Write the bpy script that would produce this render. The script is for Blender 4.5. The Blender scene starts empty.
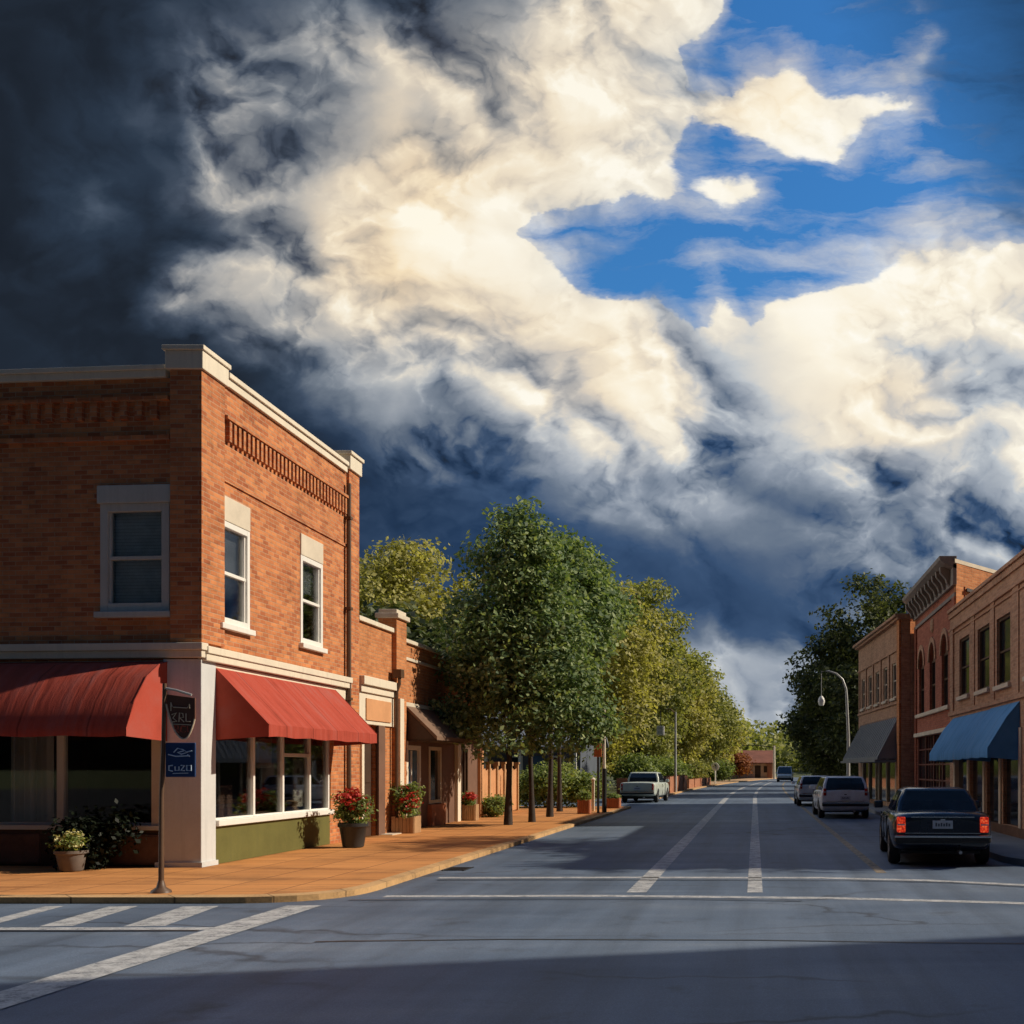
import bpy, bmesh, math, random
import numpy as np
from mathutils import Matrix, Vector, noise as mnoise

scene = bpy.context.scene
COL = scene.collection
R = math.radians
rnd = random.Random(11)

# ------------------------------------------------------------------ view
CAMZ = 1.7
cam_d = bpy.data.cameras.new("camera")
cam = bpy.data.objects.new("camera", cam_d)
COL.objects.link(cam)
cam.location = (0, 0, CAMZ)
cam.rotation_euler = (R(90), 0, 0)
cam_d.sensor_width = 36
cam_d.lens = 36 * 1100 / 1024
cam_d.shift_x = -243 / 1024
cam_d.shift_y = 256 / 1024
cam_d.clip_end = 5000
scene.camera = cam
vs = scene.view_settings
vs.view_transform = 'Standard'
vs.look = 'None'
vs.exposure = 0.0
vs.gamma = 1.0
scene.render.resolution_x = scene.render.resolution_y = 1024
try:
    scene.cycles.max_bounces = 8
    scene.cycles.transparent_max_bounces = 8
    scene.cycles.use_denoising = True
except Exception:
    pass

# ------------------------------------------------------------------ helpers
def lin(c):
    return tuple(((x / 255) / 12.92 if x / 255 <= 0.04045 else ((x / 255 + 0.055) / 1.055) ** 2.4) for x in c)

def Rz(deg): return Matrix.Rotation(R(deg), 4, 'Z')
def T(x, y, z=0): return Matrix.Translation((x, y, z))

def tag(o, label=None, cat=None, group=None, kind=None):
    if label: o['label'] = label
    if cat: o['category'] = cat
    if group: o['group'] = group
    if kind: o['kind'] = kind
    return o

def thing(name, label, cat, loc=(0, 0, 0), rz=0.0, group=None):
    o = bpy.data.objects.new(name, None)
    o.empty_display_size = 0.2
    COL.objects.link(o)
    o.location = loc
    o.rotation_euler = (0, 0, R(rz))
    return tag(o, label, cat, group)

def copy_tree(o, parent=None):
    c = o.copy()
    COL.objects.link(c)
    c.parent = parent
    for ch in list(o.children):
        copy_tree(ch, c)
    return c

class MB:
    def __init__(s):
        s.v, s.f, s.m = [], [], []
    def add(s, vs_, fs_, m=0):
        b = len(s.v)
        s.v += [tuple(p) for p in vs_]
        s.f += [tuple(i + b for i in f) for f in fs_]
        s.m += [m] * len(fs_)
        return s
    def box(s, x0, x1, y0, y1, z0, z1, m=0):
        return s.add([(x0, y0, z0), (x1, y0, z0), (x1, y1, z0), (x0, y1, z0), (x0, y0, z1), (x1, y0, z1), (x1, y1, z1), (x0, y1, z1)],
                     [(0, 3, 2, 1), (4, 5, 6, 7), (0, 1, 5, 4), (1, 2, 6, 5), (2, 3, 7, 6), (3, 0, 4, 7)], m)
    def extr(s, poly, vec, m=0):
        n = len(poly)
        a = [Vector(p) for p in poly]
        v = Vector(vec)
        vs_ = a + [p + v for p in a]
        fs = [tuple(range(n - 1, -1, -1)), tuple(range(n, 2 * n))]
        fs += [(i, (i + 1) % n, (i + 1) % n + n, i + n) for i in range(n)]
        return s.add(vs_, fs, m)
    def prism(s, poly, z0, z1, m=0):
        return s.extr([(x, y, z0) for x, y in poly], (0, 0, z1 - z0), m)
    def tube(s, pts, r, n=8, m=0):
        pts = [Vector(p) for p in pts]
        k = len(pts)
        rs = [r] * k if not isinstance(r, (list, tuple)) else list(r)
        vs_, fs = [], []
        ref = None
        for i, p in enumerate(pts):
            d = (pts[min(i + 1, k - 1)] - pts[max(i - 1, 0)]).normalized()
            if ref is None:
                ref = Vector((1, 0, 0)) if abs(d.x) < 0.9 else Vector((0, 1, 0))
            a = d.cross(ref).normalized()
            b = d.cross(a).normalized()
            ref = -a.cross(d).normalized() if False else ref
            for j in range(n):
                t = 2 * math.pi * j / n
                vs_.append(p + (a * math.cos(t) + b * math.sin(t)) * rs[i])
        for i in range(k - 1):
            for j in range(n):
                fs.append((i * n + j, i * n + (j + 1) % n, (i + 1) * n + (j + 1) % n, (i + 1) * n + j))
        fs.append(tuple(range(n - 1, -1, -1)))
        fs.append(tuple(range((k - 1) * n, k * n)))
        return s.add(vs_, fs, m)
    def lathe(s, prof, c=(0, 0, 0), n=20, m=0, axis='Z'):
        vs_, fs = [], []
        for r, z in prof:
            for j in range(n):
                t = 2 * math.pi * j / n
                if axis == 'Z':
                    vs_.append((c[0] + r * math.cos(t), c[1] + r * math.sin(t), c[2] + z))
                else:
                    vs_.append((c[0] + z, c[1] + r * math.cos(t), c[2] + r * math.sin(t)))
        k = len(prof)
        for i in range(k - 1):
            for j in range(n):
                fs.append((i * n + j, i * n + (j + 1) % n, (i + 1) * n + (j + 1) % n, (i + 1) * n + j))
        fs.append(tuple(range(n - 1, -1, -1)))
        fs.append(tuple(range((k - 1) * n, k * n)))
        return s.add(vs_, fs, m)
    def build(s, name, mats, parent=None, M=None, smooth=False, bevel=0.0, recalc=True, seg=2):
        me = bpy.data.meshes.new(name)
        me.from_pydata([tuple(p) for p in s.v], [], s.f)
        if not isinstance(mats, (list, tuple)): mats = [mats]
        for mt in mats: me.materials.append(mt)
        if len(mats) > 1:
            me.polygons.foreach_set('material_index', s.m)
        if recalc:
            bm = bmesh.new(); bm.from_mesh(me)
            bmesh.ops.recalc_face_normals(bm, faces=bm.faces)
            bm.to_mesh(me); bm.free()
        if smooth:
            me.polygons.foreach_set('use_smooth', [True] * len(me.polygons))
            try: me.set_sharp_from_angle(angle=R(42))
            except Exception: pass
        me.update()
        o = bpy.data.objects.new(name, me)
        COL.objects.link(o)
        if parent: o.parent = parent
        if M is not None: o.matrix_local = M
        if bevel:
            b = o.modifiers.new('edge', 'BEVEL')
            b.width = bevel; b.segments = seg; b.limit_method = 'ANGLE'; b.angle_limit = R(40)
        return o

def bake(o):
    """apply modifiers without operators"""
    bpy.context.view_layer.update()
    dg = bpy.context.evaluated_depsgraph_get()
    me = bpy.data.meshes.new_from_object(o.evaluated_get(dg))
    o.modifiers.clear()
    o.data = me
    return o

# ------------------------------------------------------------------ materials
def new_mat(name):
    m = bpy.data.materials.new(name)
    m.use_nodes = True
    nt = m.node_tree
    b = nt.nodes.get('Principled BSDF')
    return m, nt, b

def N(nt, typ, **kw):
    n = nt.nodes.new(typ)
    for k, v in kw.items():
        setattr(n, k, v)
    return n

def mathn(nt, op, a, b=None, clamp=False):
    n = nt.nodes.new('ShaderNodeMath'); n.operation = op; n.use_clamp = clamp
    for i, x in enumerate((a, b)):
        if x is None: continue
        if isinstance(x, (int, float)): n.inputs[i].default_value = x
        else: nt.links.new(x, n.inputs[i])
    return n.outputs[0]

def mixc(nt, fac, a, b, blend='MIX'):
    n = nt.nodes.new('ShaderNodeMix'); n.data_type = 'RGBA'; n.blend_type = blend
    for k, x in ((0, fac), (6, a), (7, b)):
        if isinstance(x, (int, float)): n.inputs[k].default_value = x
        elif isinstance(x, tuple): n.inputs[k].default_value = (*x[:3], 1)
        else: nt.links.new(x, n.inputs[k])
    return n.outputs[2]

def noisen(nt, vec, scale, detail=4, rough=0.55, dist=0.0):
    n = nt.nodes.new('ShaderNodeTexNoise')
    n.inputs['Scale'].default_value = scale
    n.inputs['Detail'].default_value = detail
    n.inputs['Roughness'].default_value = rough
    n.inputs['Distortion'].default_value = dist
    if vec is not None: nt.links.new(vec, n.inputs['Vector'])
    return n.outputs['Fac']

def ramp(nt, fac, stops, interp='LINEAR'):
    n = nt.nodes.new('ShaderNodeValToRGB')
    e = n.color_ramp.elements
    n.color_ramp.interpolation = interp
    while len(e) > 1: e.remove(e[-1])
    e[0].position = stops[0][0]; e[0].color = (*stops[0][1], 1)
    for p, c in stops[1:]:
        k = e.new(p); k.color = (*c, 1)
    if fac is not None: nt.links.new(fac, n.inputs[0])
    return n.outputs[0]

def bump(nt, b, h, strength=0.3, dist=0.02):
    n = nt.nodes.new('ShaderNodeBump')
    n.inputs['Strength'].default_value = strength
    n.inputs['Distance'].default_value = dist
    nt.links.new(h, n.inputs['Height'])
    nt.links.new(n.outputs[0], b.inputs['Normal'])

def objco(nt):
    return nt.nodes.new('ShaderNodeTexCoord').outputs['Object']

def worldpos(nt):
    return nt.nodes.new('ShaderNodeNewGeometry').outputs['Position']

def plain(name, c, rough=0.6, var=0.18, scale=3.0, metal=0.0, spec=0.4, bmp=0.15, fine=45.0, coat=0.0):
    """a base colour with blotchy wear of its own and a fine grain"""
    m, nt, b = new_mat(name)
    co = objco(nt)
    n1 = noisen(nt, co, scale, 6, 0.6)
    n2 = noisen(nt, co, fine, 3, 0.6)
    s = mathn(nt, 'ADD', mathn(nt, 'MULTIPLY', n1, 0.75), mathn(nt, 'MULTIPLY', n2, 0.25))
    dk = tuple(x * (1 - var * 1.4) for x in c); lt = tuple(min(1, x * (1 + var * 1.2)) for x in c)
    col = ramp(nt, s, [(0.25, dk), (0.5, c), (0.75, lt)])
    nt.links.new(col, b.inputs['Base Color'])
    b.inputs['Roughness'].default_value = rough
    b.inputs['Metallic'].default_value = metal
    b.inputs['Specular IOR Level'].default_value = spec
    if coat:
        b.inputs['Coat Weight'].default_value = coat
        b.inputs['Coat Roughness'].default_value = 0.06
    if bmp: bump(nt, b, n2, bmp, 0.01)
    return m

def brick_mat(name, c1, c2, mortar, bw=0.23, rh=0.078, grime=0.48):
    m, nt, b = new_mat(name)
    co = objco(nt)
    g = nt.nodes.new('ShaderNodeNewGeometry')
    vt = N(nt, 'ShaderNodeVectorTransform', vector_type='NORMAL', convert_from='WORLD', convert_to='OBJECT')
    nt.links.new(g.outputs['True Normal'], vt.inputs[0])
    sn = nt.nodes.new('ShaderNodeSeparateXYZ'); nt.links.new(vt.outputs[0], sn.inputs[0])
    sp = nt.nodes.new('ShaderNodeSeparateXYZ'); nt.links.new(co, sp.inputs[0])
    k = mathn(nt, 'GREATER_THAN', mathn(nt, 'ABSOLUTE', sn.outputs[0]), 0.6)
    u = mathn(nt, 'ADD', mathn(nt, 'MULTIPLY', sp.outputs[1], k), mathn(nt, 'MULTIPLY', sp.outputs[0], mathn(nt, 'SUBTRACT', 1.0, k)))
    cb = nt.nodes.new('ShaderNodeCombineXYZ')
    nt.links.new(u, cb.inputs[0])
    # rows are never quite level: a small slow wobble of the courses
    wob = noisen(nt, co, 1.1, 2, 0.5)
    nt.links.new(mathn(nt, 'ADD', sp.outputs[2], mathn(nt, 'MULTIPLY', wob, 0.02)), cb.inputs[1])
    br = nt.nodes.new('ShaderNodeTexBrick')
    nt.links.new(cb.outputs[0], br.inputs['Vector'])
    br.inputs['Scale'].default_value = 1
    br.inputs['Brick Width'].default_value = bw
    br.inputs['Row Height'].default_value = rh
    br.inputs['Mortar Size'].default_value = 0.007
    br.inputs['Mortar Smooth'].default_value = 0.3
    br.inputs['Color1'].default_value = (*c1, 1)
    br.inputs['Color2'].default_value = (*c2, 1)
    br.inputs['Mortar'].default_value = (*mortar, 1)
    n1 = noisen(nt, co, 0.9, 6, 0.65)
    n2 = noisen(nt, co, 9, 4, 0.6)
    # streaks that follow the courses
    mp = nt.nodes.new('ShaderNodeMapping'); mp.inputs['Scale'].default_value = (1.2, 1.2, 11)
    nt.links.new(co, mp.inputs[0])
    n3 = noisen(nt, mp.outputs[0], 1.6, 5, 0.6)
    # soot and rain run down the face
    mr = nt.nodes.new('ShaderNodeMapping'); mr.inputs['Scale'].default_value = (2.6, 2.6, .22)
    nt.links.new(co, mr.inputs[0])
    n4 = noisen(nt, mr.outputs[0], 1.5, 5, 0.65)
    v = mathn(nt, 'ADD', mathn(nt, 'ADD', mathn(nt, 'MULTIPLY', n1, 0.34), mathn(nt, 'MULTIPLY', n2, 0.25)), mathn(nt, 'MULTIPLY', n3, 0.34))
    v = mathn(nt, 'ADD', v, mathn(nt, 'MULTIPLY', n4, 0.2))
    f = ramp(nt, v, [(0.36, (1 - grime * 1.25,) * 3), (0.55, (1, 1, 1)), (0.72, (1 + grime * 0.5,) * 3)])
    col = mixc(nt, 1.0, br.outputs['Color'], f, 'MULTIPLY')
    nt.links.new(col, b.inputs['Base Color'])
    b.inputs['Roughness'].default_value = 0.85
    b.inputs['Specular IOR Level'].default_value = 0.2
    h = mathn(nt, 'SUBTRACT', mathn(nt, 'MULTIPLY', n2, 0.5), br.outputs['Fac'])
    bump(nt, b, h, 0.7, 0.012)
    return m

def weathered(name, c, rough=0.7, var=0.15, streak=0.35, dirt=(.10, .085, .065)):
    """painted or rendered face with rain streaks, chips and splash dirt"""
    m, nt, b = new_mat(name)
    co = objco(nt)
    n1 = noisen(nt, co, 1.6, 6, .6); n2 = noisen(nt, co, 28, 4, .65)
    mr = nt.nodes.new('ShaderNodeMapping'); mr.inputs['Scale'].default_value = (5, 5, .35)
    nt.links.new(co, mr.inputs[0])
    n3 = noisen(nt, mr.outputs[0], 1.8, 5, .65)
    s = mathn(nt, 'ADD', mathn(nt, 'MULTIPLY', n1, .7), mathn(nt, 'MULTIPLY', n2, .3))
    col = ramp(nt, s, [(.3, tuple(x * (1 - var) for x in c)), (.55, c), (.75, tuple(min(1, x * (1 + var * .6)) for x in c))])
    f = ramp(nt, mathn(nt, 'ADD', mathn(nt, 'MULTIPLY', n3, .8), mathn(nt, 'MULTIPLY', n1, .3)), [(.56, (0,) * 3), (.80, (streak,) * 3)])
    col = mixc(nt, f, col, tuple(x * .6 + d * .4 for x, d in zip(c, dirt)))
    chip = ramp(nt, mathn(nt, 'ADD', mathn(nt, 'MULTIPLY', n2, .6), mathn(nt, 'MULTIPLY', n1, .4)), [(.655, (0,) * 3), (.675, (.7,) * 3)])
    col = mixc(nt, chip, col, dirt)
    nt.links.new(col, b.inputs['Base Color'])
    b.inputs['Roughness'].default_value = rough; b.inputs['Specular IOR Level'].default_value = .3
    bump(nt, b, s, .35, .01)
    return m

def canvas_mat(name, c, seam=1.15):
    """awning cloth: sewn widths, sun-bleached folds, run-off dirt"""
    m, nt, b = new_mat(name)
    co = objco(nt)
    sp = nt.nodes.new('ShaderNodeSeparateXYZ'); nt.links.new(co, sp.inputs[0])
    fr = mathn(nt, 'FRACT', mathn(nt, 'MULTIPLY', sp.outputs[0], 1 / seam))
    sm = ramp(nt, fr, [(0, (.55,) * 3), (.016, (.6,) * 3), (.024, (1.06,) * 3), (.05, (1,) * 3), (.985, (1,) * 3), (1, (.55,) * 3)])
    mr = nt.nodes.new('ShaderNodeMapping'); mr.inputs['Scale'].default_value = (4.5, .5, .5)
    nt.links.new(co, mr.inputs[0])
    n1 = noisen(nt, mr.outputs[0], 1.4, 5, .6); n2 = noisen(nt, co, 1.1, 5, .6); n3 = noisen(nt, co, 140, 2, .5)
    v = mathn(nt, 'ADD', mathn(nt, 'ADD', mathn(nt, 'MULTIPLY', n1, .5), mathn(nt, 'MULTIPLY', n2, .4)), mathn(nt, 'MULTIPLY', n3, .1))
    g = tuple(x * .75 + .25 * max(c) * .6 for x in c)
    col = ramp(nt, v, [(.32, tuple(x * .62 for x in c)), (.5, c), (.68, g)])
    col = mixc(nt, 1.0, col, sm, 'MULTIPLY')
    nt.links.new(col, b.inputs['Base Color'])
    b.inputs['Roughness'].default_value = .85; b.inputs['Specular IOR Level'].default_value = .12
    bump(nt, b, mathn(nt, 'ADD', mathn(nt, 'MULTIPLY', n1, 1.0), mathn(nt, 'MULTIPLY', n3, .12)), .5, .05)
    return m

def glass_mat(name, tint=(0.55, 0.6, 0.62), gl=0.5, rough=0.02):
    m, nt, b = new_mat(name)
    out = nt.nodes['Material Output']
    tr = nt.nodes.new('ShaderNodeBsdfTransparent'); tr.inputs[0].default_value = (*tint, 1)
    g = nt.nodes.new('ShaderNodeBsdfGlossy'); g.inputs['Roughness'].default_value = rough
    fr = nt.nodes.new('ShaderNodeFresnel'); fr.inputs[0].default_value = 1.5
    mx = nt.nodes.new('ShaderNodeMixShader')
    nt.links.new(mathn(nt, 'MULTIPLY', fr.outputs[0], gl * 2, True), mx.inputs[0])
    nt.links.new(tr.outputs[0], mx.inputs[1]); nt.links.new(g.outputs[0], mx.inputs[2])
    nt.links.new(mx.outputs[0], out.inputs[0])
    return m

def darkglass(name, c=(0.012, 0.015, 0.02), rough=0.08):
    m, nt, b = new_mat(name)
    co = objco(nt)
    n = noisen(nt, co, 1.5, 3, 0.5)
    nt.links.new(ramp(nt, n, [(0.3, tuple(x * 0.5 for x in c)), (0.7, tuple(x * 1.7 for x in c))]), b.inputs['Base Color'])
    b.inputs['Roughness'].default_value = rough
    b.inputs['Specular IOR Level'].default_value = 0.5
    bump(nt, b, noisen(nt, co, 2.2, 2, 0.5), 0.05, 0.02)
    return m

def leaf_mat(name, cols, trans=0.35):
    """cols: dark, mid, light leaf colours, chosen leaf by leaf and clump by clump"""
    m, nt, b = new_mat(name)
    out = nt.nodes['Material Output']
    g = nt.nodes.new('ShaderNodeNewGeometry')
    co = objco(nt)
    n = noisen(nt, co, 1.3, 3, 0.6)
    v = mathn(nt, 'ADD', mathn(nt, 'MULTIPLY', g.outputs['Random Per Island'], 0.55), mathn(nt, 'MULTIPLY', n, 0.55))
    col = ramp(nt, v, [(0.2, cols[0]), (0.5, cols[1]), (0.85, cols[2])])
    nt.links.new(col, b.inputs['Base Color'])
    b.inputs['Roughness'].default_value = 0.55
    b.inputs['Specular IOR Level'].default_value = 0.2
    t = nt.nodes.new('ShaderNodeBsdfTranslucent')
    nt.links.new(mixc(nt, 1.0, col, (1.25, 1.3, 0.55), 'MULTIPLY'), t.inputs[0])
    mx = nt.nodes.new('ShaderNodeMixShader'); mx.inputs[0].default_value = trans
    nt.links.new(b.outputs[0], mx.inputs[1]); nt.links.new(t.outputs[0], mx.inputs[2])
    nt.links.new(mx.outputs[0], out.inputs[0])
    return m

def emit_mat(name, c, s, base=None):
    m, nt, b = new_mat(name)
    b.inputs['Base Color'].default_value = (*(base or c), 1)
    b.inputs['Emission Color'].default_value = (*c, 1)
    b.inputs['Emission Strength'].default_value = s
    b.inputs['Roughness'].default_value = 0.25
    return m
# ------------------------------------------------------------------ sky and sun
SUN_EL, SUN_A = 35.0, -10.0          # elevation; degrees from +X towards -Y
sd = Vector((math.cos(R(SUN_EL)) * math.cos(R(SUN_A)), -math.cos(R(SUN_EL)) * math.sin(R(SUN_A)), math.sin(R(SUN_EL))))
sun_d = bpy.data.lights.new("sun", 'SUN')
sun_d.energy = 4.9
sun_d.angle = R(0.7)
sun_d.color = (1.0, 0.88, 0.71)
sun = bpy.data.objects.new("sun", sun_d)
COL.objects.link(sun)
sun.rotation_euler = sd.to_track_quat('Z', 'Y').to_euler()

world = bpy.data.worlds.new("World")
scene.world = world
world.use_nodes = True
wt = world.node_tree
for n in list(wt.nodes): wt.nodes.remove(n)
wo = wt.nodes.new('ShaderNodeOutputWorld')
tc = wt.nodes.new('ShaderNodeTexCoord')
sx = wt.nodes.new('ShaderNodeSeparateXYZ'); wt.links.new(tc.outputs['Generated'], sx.inputs[0])
dx, dy, dz = sx.outputs
ym = mathn(wt, 'MAXIMUM', dy, 0.22)
U = mathn(wt, 'DIVIDE', dx, ym)          # slope of the direction along the street axis
V = mathn(wt, 'DIVIDE', dz, ym)
cb = wt.nodes.new('ShaderNodeCombineXYZ'); wt.links.new(U, cb.inputs[0]); wt.links.new(V, cb.inputs[1])
P0 = cb.outputs[0]

def vmath(op, a, b):
    n = wt.nodes.new('ShaderNodeVectorMath'); n.operation = op
    for i, x in enumerate((a, b)):
        if isinstance(x, tuple): n.inputs[i].default_value = x
        elif isinstance(x, (int, float)): n.inputs['Scale'].default_value = x
        else: wt.links.new(x, n.inputs[i])
    return n.outputs[0]

def wnoise_col(vec, scale, detail, rough):
    n = wt.nodes.new('ShaderNodeTexNoise')
    n.inputs['Scale'].default_value = scale; n.inputs['Detail'].default_value = detail; n.inputs['Roughness'].default_value = rough
    wt.links.new(vec, n.inputs['Vector'])
    return n.outputs['Color']

def warp(p, scale, detail, rough, amp):
    c = vmath('SUBTRACT', wnoise_col(p, scale, detail, rough), (0.5, 0.5, 0.5))
    return vmath('ADD', p, vmath('SCALE', c, amp))

# wind-drawn space: stretched along the rising diagonal of the storm front
mp = wt.nodes.new('ShaderNodeMapping')
mp.inputs['Rotation'].default_value = (0, 0, R(-24)); mp.inputs['Scale'].default_value = (0.62, 1.15, 1)
wt.links.new(P0, mp.inputs[0])
PS = mp.outputs[0]
P1 = vmath('ADD', P0, vmath('SCALE', vmath('SUBTRACT', wnoise_col(PS, 4.5, 7, 0.6), (0.5, 0.5, 0.5)), 0.115))
P2 = warp(P1, 14.0, 5, 0.55, 0.042)

u2 = wt.nodes.new('ShaderNodeSeparateXYZ'); wt.links.new(P2, u2.inputs[0])
UMIN, UMAX = -0.75, 0.35
tcol = mathn(wt, 'DIVIDE', mathn(wt, 'SUBTRACT', u2.outputs[0], UMIN), UMAX - UMIN)

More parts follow.
